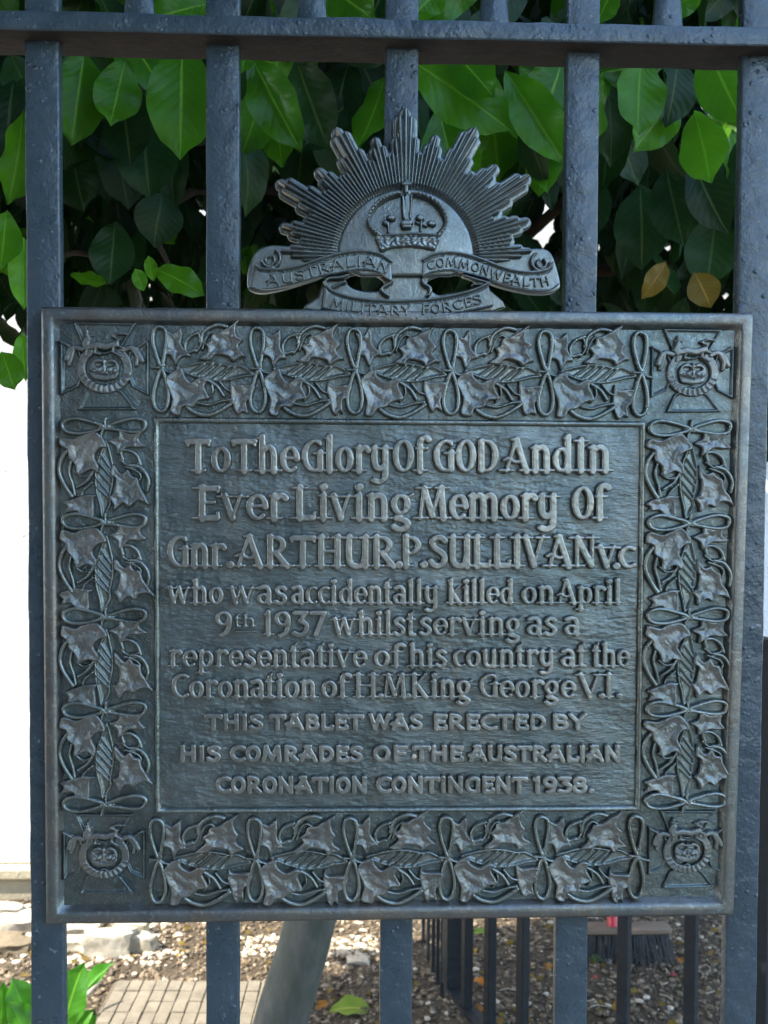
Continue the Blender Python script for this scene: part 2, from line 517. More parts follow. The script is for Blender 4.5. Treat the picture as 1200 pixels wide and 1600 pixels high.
def rail_mesh(z0, z1, y0, y1):
    xs = np.arange(-0.95, 1.0, 0.012)
    r = 0.0022
    hy, hz = (y1-y0)/2, (z1-z0)/2
    prof = []
    for (sy, sz) in ((-1, -1), (-1, 1), (1, 1), (1, -1)):
        c = (sy*(hy-r), sz*(hz-r)); a0 = math.atan2(sz, sy)
        for da in (0.7, 0.25, -0.25, -0.7):
            prof.append((c[0]+r*math.cos(a0+da), c[1]+r*math.sin(a0+da)))
    n = len(prof); V = []
    for x in xs:
        for (y, z) in prof:
            d = 0.0009*mnoise.noise(Vector((x*22, y*60, z*60))) + 0.0004*mnoise.noise(Vector((x*120, y*90, z*90)))
            V.append((x, y*(1+d/hy), z*(1+d/hz)))
    Fq = []
    for k in range(len(xs)-1):
        for j in range(n):
            Fq.append((k*n+j, (k+1)*n+j, (k+1)*n+(j+1) % n, k*n+(j+1) % n))
    return mesh_np('rail', V, Fq)
for (z0, z1) in ((rz0, rz1), (0.2, 0.222)):
    o = link('rail', rail_mesh(z0, z1, -0.010, 0.041), M_IRON, fence)
    o.data.materials.append(M_UNDERSHADE)  # painted shade for the bottom faces
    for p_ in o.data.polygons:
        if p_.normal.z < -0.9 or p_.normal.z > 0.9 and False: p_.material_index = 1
    o.location = (0, 0.0155-0.016, (z0+z1)/2-0.09)
sp_me = None
for px in (216, 487, 773, 1046, -60, 1320):
    x = at(px, 20, YF)[0]
    m = MB()
    hw = 0.0128
    lv = [(0, hw, 0.006), (0.006, hw*1.0, 0.006), (0.03, hw*0.86, 0.0055), (0.055, hw*0.62, 0.005), (0.075, hw*0.3, 0.004), (0.084, 0.001, 0.001)]
    for (z, a, b) in lv:
        m.v += [(-a, -b*0.6, z), (-a*0.75, -b, z), (a*0.75, -b, z), (a, -b*0.6, z), (a, b*0.6, z), (a*0.75, b, z), (-a*0.75, b, z), (-a, b*0.6, z)]
    for k in range(len(lv)-1):
        for j in range(8):
            m.f.append((k*8+j, k*8+(j+1) % 8, (k+1)*8+(j+1) % 8, (k+1)*8+j))
    o = m.build('spike', M_IRON, fence, auto=50)
    o.location = (x, (YF+YB)/2-0.016, rz1-0.001-0.09)

# ------------------------------------------------------------------ relief modelling: signed distance fields on small grids
def catmull(pts, n=6, closed=False):
    P = np.array(pts, float)
    out = []
    m = len(P)
    rngk = range(m if closed else m-1)
    for k in rngk:
        p0 = P[(k-1) % m] if (closed or k > 0) else P[k]
        p1 = P[k]; p2 = P[(k+1) % m]
        p3 = P[(k+2) % m] if (closed or k < m-2) else P[(k+1) % m]
        for i in range(n):
            t = i/n
            out.append(0.5*((2*p1)+(-p0+p2)*t+(2*p0-5*p1+4*p2-p3)*t*t+(-p0+3*p1-3*p2+p3)*t**3))
    if not closed: out.append(P[-1])
    return np.array(out)

def seg_d2(X, Y, ax, ay, bx, by):
    dx, dy = bx-ax, by-ay
    L = dx*dx+dy*dy+1e-12
    t = np.clip(((X-ax)*dx+(Y-ay)*dy)/L, 0, 1)
    return (X-ax-t*dx)**2+(Y-ay-t*dy)**2, t

def sd_poly(X, Y, pts):
    d = np.full(X.shape, 1e18); ins = np.zeros(X.shape, bool)
    n = len(pts)
    for k in range(n):
        ax, ay = pts[k]; bx, by = pts[(k+1) % n]
        q, _ = seg_d2(X, Y, ax, ay, bx, by)
        np.minimum(d, q, out=d)
        if ay != by:
            c = ((ay > Y) != (by > Y)) & (X < (bx-ax)*(Y-ay)/(by-ay)+ax)
            ins ^= c
    d = np.sqrt(d)
    return np.where(ins, d, -d)

def sd_stroke(X, Y, pts, hw):
    best = np.full(X.shape, -1e9)
    if not hasattr(hw, '__len__'): hw = [hw]*len(pts)
    for k in range(len(pts)-1):
        q, t = seg_d2(X, Y, pts[k][0], pts[k][1], pts[k+1][0], pts[k+1][1])
        np.maximum(best, hw[k]*(1-t)+hw[k+1]*t-np.sqrt(q), out=best)
    return best

def rnd(t):
    t = np.clip(t, 0, 1)
    return np.sqrt(np.maximum(0, 1-(1-t)**2))

def map_plane(Y):
    def f(px, py):
        return atv(px, py, Y)
    return f
def map_local(px, py):                      # around a local origin, x right, z up
    return np.stack([px*S, np.zeros_like(px), -py*S], 1)

GAIN = 1.25
def relief(name, field, bbox, height, mat, parent, step=1.25, mp=None, sink=1.0, y0=0.0, slab=None):
    """field(X,Y): signed distance in px (inside > 0); height(X,Y,d) in px towards the viewer"""
    x0, yy0, x1, yy1 = bbox
    nx = int((x1-x0)/step)+2; ny = int((yy1-yy0)/step)+2
    gx = x0+np.arange(nx)*step; gy = yy0+np.arange(ny)*step
    X, Y = np.meshgrid(gx, gy)
    d = field(X, Y)
    inside = d > 0
    cell = inside[:-1, :-1] | inside[:-1, 1:] | inside[1:, 1:] | inside[1:, :-1]
    # pull the outside vertices of kept cells onto the outline
    use = np.zeros(d.shape, bool)
    use[:-1, :-1] |= cell; use[:-1, 1:] |= cell; use[1:, 1:] |= cell; use[1:, :-1] |= cell
    mv = use & ~inside
    gyv, gxv = np.gradient(d, step)
    gl = np.sqrt(gxv**2+gyv**2)+1e-6
    mvd = np.clip(-d, 0, 1.5*step)
    Xm = np.where(mv, X+gxv/gl*mvd, X)
    Ym = np.where(mv, Y+gyv/gl*mvd, Y)
    h = height(Xm, Ym, np.maximum(d, 0))*GAIN
    vid = -np.ones(d.shape, np.int64)
    vi = np.argwhere(use)
    if len(vi) == 0: return None
    vid[use] = np.arange(use.sum())
    px = Xm[use]; py = Ym[use]; hh = h[use]
    mp = mp or map_plane(y0)
    P = mp(px, py)
    P[:, 1] -= hh*S
    c = np.argwhere(cell)
    a = vid[c[:, 0], c[:, 1]]; b = vid[c[:, 0], c[:, 1]+1]; cc = vid[c[:, 0]+1, c[:, 1]+1]; dd = vid[c[:, 0]+1, c[:, 1]]
    Fq = np.stack([a, dd, cc, b], 1)
    # skirt on boundary edges
    e = np.concatenate([Fq[:, [0, 1]], Fq[:, [1, 2]], Fq[:, [2, 3]], Fq[:, [3, 0]]])
    nV = len(P)
    key = e[:, 0]*nV+e[:, 1]; rkey = e[:, 1]*nV+e[:, 0]
    bd = e[~np.isin(key, rkey)]
    bv = np.unique(bd)
    # separate ring for the side walls so the arris stays crisp
    top = P[bv].copy()
    low = P[bv].copy()
    base = mp(px[bv], py[bv])
    low[:, 1] = base[:, 1] + (sink if slab is None else slab)*S
    remap = -np.ones(nV, np.int64); remap[bv] = np.arange(len(bv))
    t0 = nV; l0 = nV+len(bv)
    i, j = remap[bd[:, 0]], remap[bd[:, 1]]
    sk = np.stack([t0+j, t0+i, l0+i, l0+j], 1)
    V = np.concatenate([P, top, low])
    FF = np.concatenate([Fq, sk])
    if slab is not None:                     # closed back
        bk = P.copy(); bk[:, 1] = mp(px, py)[:, 1]+slab*S
        V = np.concatenate([V, bk]); FF = np.concatenate([FF, Fq[:, ::-1]+l0+len(bv)])
    me = mesh_np(name, V, FF)
    return link(name, me, mat, parent) if parent is not None or mat is not None else me

def H(hh, bev):
    return lambda X, Y, d: hh*rnd(d/bev)

def wav(X, Y, s, seed=0):
    return np.sin(X*s+seed+1.7*np.sin(Y*s*0.83+seed*1.3))*np.cos(Y*s*1.07+seed*0.7+1.3*np.sin(X*s*0.71))

# ------------------------------------------------------------------ the bronze tablet
plaque = empty('memorial_plaque', (0, 0, 0))
tag(plaque, 'large cast bronze memorial tablet with raised lettering, gum-leaf border and crown badge on top', 'plaque')

OUT = [(66, 480), (1174, 490), (1144, 1427), (74, 1441)]
def frame_ring(off, quad=OUT):
    q = np.array(quad, float); c = q.mean(0)
    w_ = np.array([[1, 1], [-1, 1], [-1, -1], [1, -1]], float)
    return q+w_*off
# moulding: profile (inset px, height px)
prof = [(0, -13), (0, 3), (0.8, 8), (3, 11.5), (6, 12.6), (12, 12.8), (17, 12.6), (19.5, 11.5), (21.5, 8), (24.5, 3), (28, -1.5)]
V = []; Fq = []
NS = 60
for (o_, h_) in prof:
    r = frame_ring(o_)
    for s_ in range(4):
        a, b = r[s_], r[(s_+1) % 4]
        for i in range(NS):
            t = i/NS
            p = a*(1-t)+b*t
            jit = 0.45*mnoise.noise(Vector((p[0]*0.05, p[1]*0.05, o_*0.2)))+0.25*mnoise.noise(Vector((p[0]*0.2, p[1]*0.2, o_)))
            w3 = at(p[0], p[1]+jit, 0.0)
            V.append((w3[0], w3[1]-(h_+jit*0.6 if h_ > -5 else h_)*S, w3[2]))
T = 4*NS
for k in range(len(prof)-1):
    for i in range(T):
        Fq.append((k*T+i, k*T+(i+1) % T, (k+1)*T+(i+1) % T, (k+1)*T+i))
fr = link('frame', mesh_np('frame', V, Fq), M_FRAME, plaque)

# ornament field (back slab)
q = frame_ring(6)
def in_quad(X, Y): return sd_poly(X, Y, q)
TAB = [(245, 656), (1004, 663), (996, 1262), (247, 1266)]
relief('border_field', lambda X, Y: np.minimum(sd_poly(X, Y, q), -sd_poly(X, Y, TAB)), (66, 480, 1180, 1445),
       lambda X, Y, d: 0.5*wav(X, Y, 0.06)+0.35*wav(X, Y, 0.17, 2), M_FIELD, plaque, step=4.0, slab=13)
def tab_h(X, Y, d):
    n = 0.8*wav(X*0.35, Y, 0.35, 1)+0.6*wav(X*0.4+Y*0.1, Y, 0.8, 3)+0.4*wav(X*0.5-Y*0.2, Y, 1.6, 5)
    gate = np.clip(0.45+0.8*wav(X, Y, 0.017, 4)+0.4*wav(X, Y, 0.043, 9), 0, 1)
    return -0.5+0.9*wav(X, Y, 0.035, 2)+n*(0.08+0.42*gate)
tablet = relief('inscription_panel', lambda X, Y: sd_poly(X, Y, TAB)+3, (238, 648, 1012, 1274), tab_h, M_TABLET, plaque, step=2.2, slab=13)
# fillet around the inscription panel
V = []; Fq = []
profi = [(-5, -1.5), (-4.2, 3), (-2.4, 6.2), (0, 7.2), (2.4, 6.2), (4.2, 3), (5.2, -2.5)]
for (o_, h_) in profi:
    r = frame_ring(o_, TAB)
    for s_ in range(4):
        a, b = r[s_], r[(s_+1) % 4]
        for i in range(NS):
            p = a*(1-i/NS)+b*(i/NS)
            jit = 0.5*mnoise.noise(Vector((p[0]*0.08, p[1]*0.08, o_*0.1)))+0.5*mnoise.noise(Vector((p[0]*0.3, p[1]*0.3, 1)))
            w3 = at(p[0]+jit*0.6, p[1]+jit*0.6, 0.0)
            V.append((w3[0], w3[1]-(h_+jit*0.8 if h_ > 0 else h_)*S, w3[2]))
for k in range(len(profi)-1):
    for i in range(T):
        Fq.append((k*T+i, k*T+(i+1) % T, (k+1)*T+(i+1) % T, (k+1)*T+i))
link('panel_fillet', mesh_np('panel_fillet', V, Fq), M_RIBBON, plaque)

# ---- lettering
# commands: l polyline thick, t polyline thin, a arc thick (cx cy rx ry a0 a1), e arc thin, s serif, d dot
G = {
 'A': (.74, 't .1 0 .36 1;l .36 1 .64 0;t .04 .36 .16 .42 .34 .3 .56 .36;s .09 0;s .64 0;t .26 1 .42 1'),
 'B': (.6, 'l .14 .04 .14 .96;l .14 .96 .3 .96;l .14 .52 .32 .52;l .14 .04 .32 .04;a .3 .74 .18 .22 -90 90;a .32 .28 .2 .24 -90 90'),
 'C': (.62, 'a .4 .5 .3 .46 55 305'),
 'D': (.66, 'l .14 .04 .14 .96;t .14 .96 .3 .96;t .14 .04 .3 .04;a .28 .5 .28 .46 -90 90'),
 'E': (.56, 'l .15 0 .15 1;l .15 .95 .48 .95;t .15 .52 .42 .52;l .15 .05 .48 .05;t .49 .84 .49 .95;t .5 .05 .5 .2;s .1 1;s .1 0'),
 'F': (.52, 'l .15 0 .15 1;l .15 .95 .48 .95;l .15 .52 .42 .52'),
 'G': (.66, 'a .4 .5 .29 .46 65 290;l .55 .06 .55 .62;t .5 .9 .56 .84;s .55 .62'),
 'H': (.68, 'l .13 0 .13 1;l .53 0 .53 1;t .13 .52 .53 .52;s .13 1;s .13 0;s .53 0;s .53 1'),
 'I': (.3, 'l .15 0 .15 1;s .15 0;s .15 1'),
 'K': (.66, 'l .14 0 .14 1;t .14 .42 .52 1;l .24 .52 .54 0;s .14 0;s .14 1;s .54 0'),
 'L': (.56, 'l .15 0 .15 1;l .15 .05 .46 .05;t .47 .05 .5 .2;s .15 1;s .1 0'),
 'M': (.86, 't .1 0 .2 1;l .2 .96 .42 .12;t .42 .12 .64 1;l .66 .98 .72 0;s .1 0;s .72 0;s .18 1;s .68 1'),
 'N': (.7, 't .13 0 .13 1;l .13 .96 .53 .05;t .55 0 .55 1;s .13 0;s .1 1;s .55 1'),
 'O': (.64, 'a .32 .5 .22 .46 0 360'),
 'P': (.56, 'l .14 0 .14 1;t .14 .95 .26 .95;t .14 .45 .26 .45;a .24 .7 .24 .26 -90 90;s .14 0'),
 'R': (.64, 'l .14 0 .14 1;t .14 .95 .26 .95;t .14 .48 .26 .48;a .24 .72 .22 .25 -90 90;l .28 .46 .56 .02;s .14 0;s .56 0'),
 'S': (.56, 'l .47 .84 .4 .93 .28 .96 .16 .9 .12 .76 .18 .62 .34 .5 .44 .38 .46 .22 .4 .08 .26 .03 .14 .08 .08 .18'),
 'T': (.62, 'l .3 0 .3 .96;l .04 .94 .56 .94;t .03 .82 .04 .94;t .57 .82 .56 .94;s .3 0'),
 'U': (.66, 'l .13 1 .13 .3 .17 .12 .27 .04 .38 .04 .48 .12 .52 .3;l .53 0 .53 1;s .13 1;s .53 1;s .55 0'),
 'V': (.66, 'l .08 1 .32 .04;t .32 .04 .56 1;s .08 1;s .56 1'),
 'W': (.9, 'l .06 1 .24 .04;t .24 .04 .42 .9;l .42 .96 .62 .04;t .62 .04 .8 1'),
 'Y': (.62, 'l .06 1 .3 .5;t .54 1 .3 .5;l .3 .5 .3 0;s .3 0;s .06 1;s .54 1'),
 'a': (.52, 'a .23 .22 .14 .18 0 360;l .4 .0 .4 .52;l .4 .5 .34 .68 .22 .72 .1 .66;s .44 0'),
 'c': (.46, 'a .3 .36 .2 .33 60 300'),
 'd': (.56, 'a .27 .34 .17 .31 0 360;l .44 0 .44 1;s .47 0;t .36 .95 .44 1'),
 'e': (.5, 'a .27 .36 .18 .33 0 310;t .12 .38 .44 .4'),
 'f': (.4, 'l .15 0 .15 .8;l .15 .8 .2 .94 .32 .97 .4 .9;t .04 .66 .34 .66;s .15 0'),
 'g': (.54, 'a .25 .44 .16 .25 0 360;t .38 .62 .52 .72;t .28 .18 .14 .08;l .14 .04 .34 -.02 .42 -.12 .36 -.24 .2 -.28 .08 -.2'),
 'h': (.58, 'l .14 0 .14 1;l .44 0 .44 .48 .38 .66 .28 .7 .16 .6;s .14 0;s .46 0;t .06 .95 .14 1'),
 'i': (.3, 'l .15 0 .15 .7;d .15 .93;s .15 0;t .05 .68 .15 .7'),
 'k': (.56, 'l .13 0 .13 1;t .13 .34 .42 .7;l .22 .42 .46 0;s .13 0;s .47 0;t .05 .95 .13 1'),
 'l': (.3, 'l .15 0 .15 1;s .15 0;t .06 .95 .15 1'),
 'm': (.86, 'l .13 0 .13 .7;l .42 0 .42 .5 .37 .66 .28 .7 .14 .6;l .71 0 .71 .5 .66 .66 .57 .7 .43 .6;s .13 0;s .42 0;s .72 0;t .04 .68 .13 .7'),
 'n': (.58, 'l .14 0 .14 .7;l .44 0 .44 .5 .38 .66 .28 .7 .15 .6;s .14 0;s .45 0;t .05 .68 .14 .7'),
 'o': (.54, 'a .27 .35 .18 .32 0 360'),
 'p': (.58, 'l .14 -.28 .14 .7;a .3 .35 .17 .32 -140 140;t .05 .68 .14 .7;s .14 -.28'),
 'r': (.44, 'l .14 0 .14 .7;l .15 .56 .24 .68 .34 .68 .4 .6;s .14 0;t .05 .68 .14 .7'),
 's': (.44, 'l .36 .6 .28 .69 .17 .68 .11 .56 .17 .44 .3 .34 .36 .2 .3 .06 .18 .02 .07 .1'),
 't': (.36, 'l .16 .04 .16 .88;t .16 .88 .24 1;t .04 .68 .3 .68;l .16 .05 .28 .03;t .08 .74 .16 .86'),
 'u': (.58, 'l .14 .7 .14 .22 .2 .06 .3 .03 .42 .12;l .44 0 .44 .7;s .46 0;t .05 .68 .14 .7'),
 'v': (.54, 'l .08 .7 .26 .03;t .26 .03 .44 .7;s .08 .7;s .44 .7'),
 'w': (.8, 'l .06 .7 .2 .03;t .2 .03 .36 .66;l .36 .7 .52 .03;t .52 .03 .68 .7;s .06 .7;s .68 .7'),
 'y': (.58, 'l .14 .7 .14 .28 .2 .12 .3 .1 .42 .2;l .44 .7 .44 -.08 .38 -.22 .26 -.28 .12 -.24;s .1 .7;s .44 .7'),
 '1': (.34, 'l .18 0 .18 .98;t .08 .86 .18 .98;s .18 0'),
 '9': (.54, 'a .26 .7 .17 .26 0 360;l .44 .7 .42 .3 .34 .08 .2 -.02'),
 '3': (.5, 'l .08 .94 .42 .94 .24 .6;l .24 .6 .4 .5 .44 .3 .36 .1 .2 .02 .06 .1'),
 '7': (.5, 'l .06 .94 .46 .94 .2 0'),
 '8': (.54, 'a .27 .73 .16 .22 0 360;a .27 .27 .2 .24 0 360'),
 '.': (.24, 'd .12 .07'),
}
def glyph_strokes(ch, ox, base, sx, cap, tv, tn, serif=True, xh=1.0, block=False):
    tv *= 1.22; tn *= 1.25
    wd, cmd = G[ch]
    st = []
    for c in cmd.split(';'):
        k, *n = c.split()
        n = [float(v) for v in n]
        if k in 'lt':
            pts = [(ox+n[i]*sx, base-n[i+1]*cap*(xh if ch.islower() else 1)) for i in range(0, len(n), 2)]
            if len(pts) > 3: pts = [tuple(p) for p in catmull(pts, 3)]
            hw = tv if (k == 'l' or block) else tn
            st.append((pts, hw))
        elif k in 'ae':
            cx, cy, rx, ry, a0, a1 = n
            q_ = max(6, int(abs(a1-a0)/24))
            # keep the stroke's outer edge inside the box, heavier on the verticals
            pts = []; hws = []
            for i in range(q_+1):
                a = math.radians(a0+(a1-a0)*i/q_)
                pts.append((ox+(cx+rx*math.cos(a))*sx, base-(cy+ry*math.sin(a))*cap*(xh if ch.islower() else 1)))
                hws.append(tv if block else tn+(tv-tn)*abs(math.cos(a))**0.8)
            st.append((pts, hws))
        elif k == 's' and serif and not block:
            y = base-n[1]*cap*(xh if ch.islower() else 1)
            off = -tn*0.6 if n[1] < 0.5 else tn*0.6
            st.append(([(ox+n[0]*sx-tv*1.75, y+off), (ox+n[0]*sx+tv*1.75, y+off)], tn*0.85))
        elif k == 'd':
            y = base-n[1]*cap*(xh if ch.islower() else 1)
            x = ox+n[0]*sx
            st.append(([(x-0.3, y), (x+0.3, y)], tv*1.25))
    return wd, st

def letter(ch, st, mat, parent, hgt, bev, step, mp=None, y0=0.0, name='letter'):
    xs = []; ys = []; mh = 0
    for pts, hw in st:
        xs += [p[0] for p in pts]; ys += [p[1] for p in pts]
        mh = max(mh, max(hw) if hasattr(hw, '__len__') else hw)
    m = mh+step*2
    def fld(X, Y):
        d = np.full(X.shape, -1e9)
        for pts, hw in st: np.maximum(d, sd_stroke(X, Y, pts, hw), out=d)
        return d
    sd = random.random()*9
    return relief(name, fld, (min(xs)-m, min(ys)-m, max(xs)+m, max(ys)+m),
                  lambda X, Y, d: hgt*(0.45+0.55*rnd(d/(bev*0.75)))+0.15*wav(X, Y, 0.3, sd), mat, parent, step=step, sink=2.5, mp=mp, y0=y0)

def word(txt, x0, x1, base, base1, cap, tv, tn, hgt, bev, step, xh=1.0, block=False, mat=None):
    tot = sum(G[c][0] for c in txt)
    # narrow trim of side bearings at both ends
    sx = (x1-x0)/(tot-0.06)
    x = x0-0.03*sx
    for c in txt:
        b = base+(base1-base)*((x-x0)/max(1, x1-x0))
        c2 = cap
        wd, st = glyph_strokes(c, x, b, sx, c2, tv, tn, True, xh, block)
        letter(c, st, mat or M_LETTER, tablet, hgt, bev, step)
        x += wd*sx

def line(items, base, cap, tv, tn, hgt, bev, step, xh=1.0, block=False):
    for (txt, x0, x1) in items:
        word(txt, x0, x1, base, base+(x1-x0)*0.002, cap, tv, tn, hgt, bev, step, xh, block)

line([('To', 295, 361), ('The', 366, 466), ('Glory', 472, 608), ('Of', 614, 668), ('GOD', 677, 777), ('And', 786, 891), ('In', 898, 951)],
     737, 50, 4.8, 2.9, 8.5, 3.0, 1.3, 1.1)
line([('Ever', 309, 448), ('Living', 461, 643), ('Memory', 652, 869), ('Of', 893, 947)], 811, 51, 5.0, 2.9, 8.5, 3.0, 1.3, 1.06)
line([('Gnr', 263, 352)], 885, 49, 4.6, 2.7, 8.5, 3.0, 1.3, 1.0)
line([('.', 356, 366), ('ARTHUR', 369, 618), ('.', 617, 629), ('P', 628, 656), ('.', 656, 668), ('SULLIVAN', 670, 930)], 885, 48, 4.8, 2.9, 8.5, 3.0, 1.3)
line([('V', 933, 960), ('.', 957, 965), ('C', 965, 989)], 886, 33, 4.4, 2.8, 8.5, 2.6, 1.2)
line([('who', 266, 350), ('was', 361, 449), ('accidentally', 456, 684), ('killed', 700, 800), ('on', 814, 864), ('April', 869, 968)],
     942, 37, 3.5, 2.1, 9.0, 2.5, 1.15, 1.0)
line([('9', 338, 364)], 990, 36, 3.6, 2.2, 9.0, 2.5, 1.15)
line([('th', 366, 400)], 978, 19, 2.0, 1.4, 7.0, 2.0, 1.0)
letter('-', [([(368, 985.5), (399, 985.5)], 1.6)], M_LETTER, tablet, 6, 1.6, 1.0, name='underline')
line([('1937', 412, 508)], 991, 37, 3.7, 2.3, 9.0, 2.5, 1.15)
line([('whilst', 522, 649), ('serving', 655, 812), ('as', 822, 868), ('a', 880, 904)], 991, 37, 3.5, 2.1, 9.0, 2.5, 1.15)
line([('representative', 267, 572), ('of', 584, 630), ('his', 639, 697), ('country', 707, 864), ('at', 875, 914), ('the', 924, 980)],
     1040, 35, 3.4, 2.0, 9.0, 2.5, 1.15, 1.02)
line([('Coronation', 270, 494), ('of', 503, 546), ('H', 554, 590), ('.', 590, 600), ('M', 598, 636), ('.', 633, 642), ('King', 642, 735), ('George', 748, 896), ('V', 902, 938), ('.', 934, 943), ('I', 940, 958), ('.', 958, 972)],
     1088, 37, 3.6, 2.1, 9.0, 2.5, 1.15, 1.0)
line([('THIS', 324, 412), ('TABLET', 424, 567), ('WAS', 578, 659), ('ERECTED', 676, 851), ('BY', 861, 914)], 1137, 22, 3.5, 3, 9.0, 2.4, 1.15, block=True)
line([('HIS', 283, 346), ('COMRADES', 361, 566), ('OF', 583, 634), ('THE', 647, 722), ('AUSTRALIAN', 733, 967)], 1186, 22, 3.6, 3, 9.0, 2.4, 1.15, block=True)
line([('CORONATION', 339, 574), ('CONTINGENT', 588, 821), ('1938', 832, 914), ('.', 915, 928)], 1235, 23, 3.6, 3, 9.0, 2.4, 1.15, block=True)
# a blob of pale dropping on the tablet
drop = MB().lump(tuple(at(647, 1182, -0.004)), (0.0024, 0.0012, 0.0022), 3, 2, 0.1).build('bird_dropping', M_PEBL, None, smooth=True)
tag(drop, 'tiny pale spot stuck to the inscription left of the word THE', 'speck')

# ---- border ornament: one repeat, traced in local units (period 148 px) and shared
Z5 = 6.316
def zc(pts): return [((x-150)/Z5, (y-472)/Z5) for x, y in pts]
loop_up = catmull(zc([(150, 462), (96, 330), (68, 200), (85, 105), (130, 80), (185, 110), (200, 200), (185, 320)]), 5, True)
loop_dn = catmull(zc([(150, 490), (95, 640), (72, 770), (95, 860), (145, 892), (195, 860), (218, 770), (205, 640)]), 5, True)
def stroke_part(name, strokes, hgt, bev, mat, step=1.25):
    allp = np.concatenate([np.array(s_[0]) for s_ in strokes])
    mh = max(np.max(s_[1]) for s_ in strokes)+3
    def fld(X, Y):
        d = np.full(X.shape, -1e9)
        for p, hw in strokes: np.maximum(d, sd_stroke(X, Y, p, hw), out=d)
        return d
    o = relief(name, fld, (allp[:, 0].min()-mh, allp[:, 1].min()-mh, allp[:, 0].max()+mh, allp[:, 1].max()+mh),
               lambda X, Y, d: hgt*(0.2+0.8*rnd(d/bev)), mat, None, step=step, mp=map_local, sink=2)
    return o
def poly_part(name, pts, hgt, mat, seed=0, step=1.25, veins=None, smooth=True, amp=0.8):
    rj = random.Random(int(seed*10)); pts = np.array(pts, float); c0_ = pts.mean(0)
    pts = [((p[0]-c0_[0])*1.07+c0_[0]+rj.gauss(0, 0.9), (p[1]-c0_[1])*1.07+c0_[1]+rj.gauss(0, 0.9)) for p in pts]
    P = catmull(pts, 4, True) if smooth else np.array(pts, float)
    def hf(X, Y, d):
        h = hgt*(0.3+0.7*rnd(d/2.6)) - 2.6*np.clip((d-3)/9, 0, 1)
        h += amp*wav(X, Y, 0.16, seed)*np.clip(d/4, 0, 1)+0.2*wav(X, Y, 0.4, seed+2)
        return h
    return relief(name, lambda X, Y: sd_poly(X, Y, P), (P[:, 0].min()-3, P[:, 1].min()-3, P[:, 0].max()+3, P[:, 1].max()+3), hf, mat, None, step=step, mp=map_local, sink=2)
cl = lambda p: np.vstack([p, p[:1]])
proto = []
proto.append(stroke_part('ribbon_loop', [(cl(loop_up), 3.7)], 8.5, 3.0, M_RIBBON))
proto.append(stroke_part('ribbon_loop', [(cl(loop_dn), 3.7)], 8.5, 3.0, M_RIBBON))
proto.append(stroke_part('ribbon_knot', [(catmull(zc([(65, 470), (110, 475), (150, 475), (200, 505), (265, 520)]), 4), 2.8), (catmull(zc([(150, 400), (175, 450), (150, 490), (120, 540)]), 4), 2.6)], 8.5, 3.0, M_RIBBON))
knot_only = 3
proto.append([poly_part('ivy_leaf', zc([(190, 120), (262, 150), (330, 90), (350, 165), (345, 250), (415, 350), (335, 365), (285, 445), (245, 350), (180, 345), (205, 240)]), 8, M_RELIEF, 1+10*v) for v in range(4)])
proto.append([poly_part('gum_leaf', zc([(905, 40), (868, 95), (872, 160), (918, 220), (890, 280), (965, 350), (895, 375), (830, 412), (795, 368), (680, 352), (630, 398), (520, 385), (600, 305), (575, 245), (625, 215), (650, 150), (720, 135), (800, 85), (860, 50)]), 9.5, M_RELIEF, 2+10*v) for v in range(4)])
proto.append([poly_part('gum_leaf', zc([(262, 515), (345, 478), (372, 540), (440, 592), (520, 555), (590, 575), (560, 640), (605, 745), (520, 770), (450, 830), (375, 845), (340, 905), (275, 908), (245, 870), (272, 770), (240, 690), (205, 580)]), 9.5, M_RELIEF, 3+10*v) for v in range(4)])
proto.append([poly_part('ivy_leaf', zc([(830, 575), (865, 618), (1035, 620), (1010, 735), (968, 785), (978, 880), (930, 865), (898, 898), (860, 865), (832, 765), (815, 680)]), 8, M_RELIEF, 4+10*v) for v in range(4)])
proto.append(stroke_part('tendril', [(catmull(zc([(525, 225), (545, 140), (610, 80), (690, 55), (775, 72)]), 5), 3.5), (catmull(zc([(540, 290), (585, 170), (640, 130), (690, 160)]), 5), 2.3)], 8.0, 2.6, M_RIBBON))
proto.append(stroke_part('tendril', [(catmull(zc([(520, 130), (430, 165), (380, 240), (390, 320), (470, 300)]), 5), 3.2), (catmull(zc([(500, 130), (530, 240), (480, 320)]), 5), 2.2)], 8.0, 2.6, M_RIBBON))
proto.append(stroke_part('tendril', [(catmull(zc([(395, 850), (470, 900), (585, 925), (700, 885), (835, 800)]), 5), 3.8), (catmull(zc([(490, 805), (600, 825), (720, 790), (825, 770)]), 5), 2.7)], 8.0, 2.6, M_RIBBON))
proto.append(stroke_part('stalk', [(catmull(zc([(585, 590), (680, 650), (745, 745)]), 5), 3.0), (catmull(zc([(620, 600), (640, 700), (590, 770)]), 5), 2.2), (catmull(zc([(700, 600), (770, 680), (830, 700)]), 5), 2.2)], 8.0, 2.2, M_RIBBON))
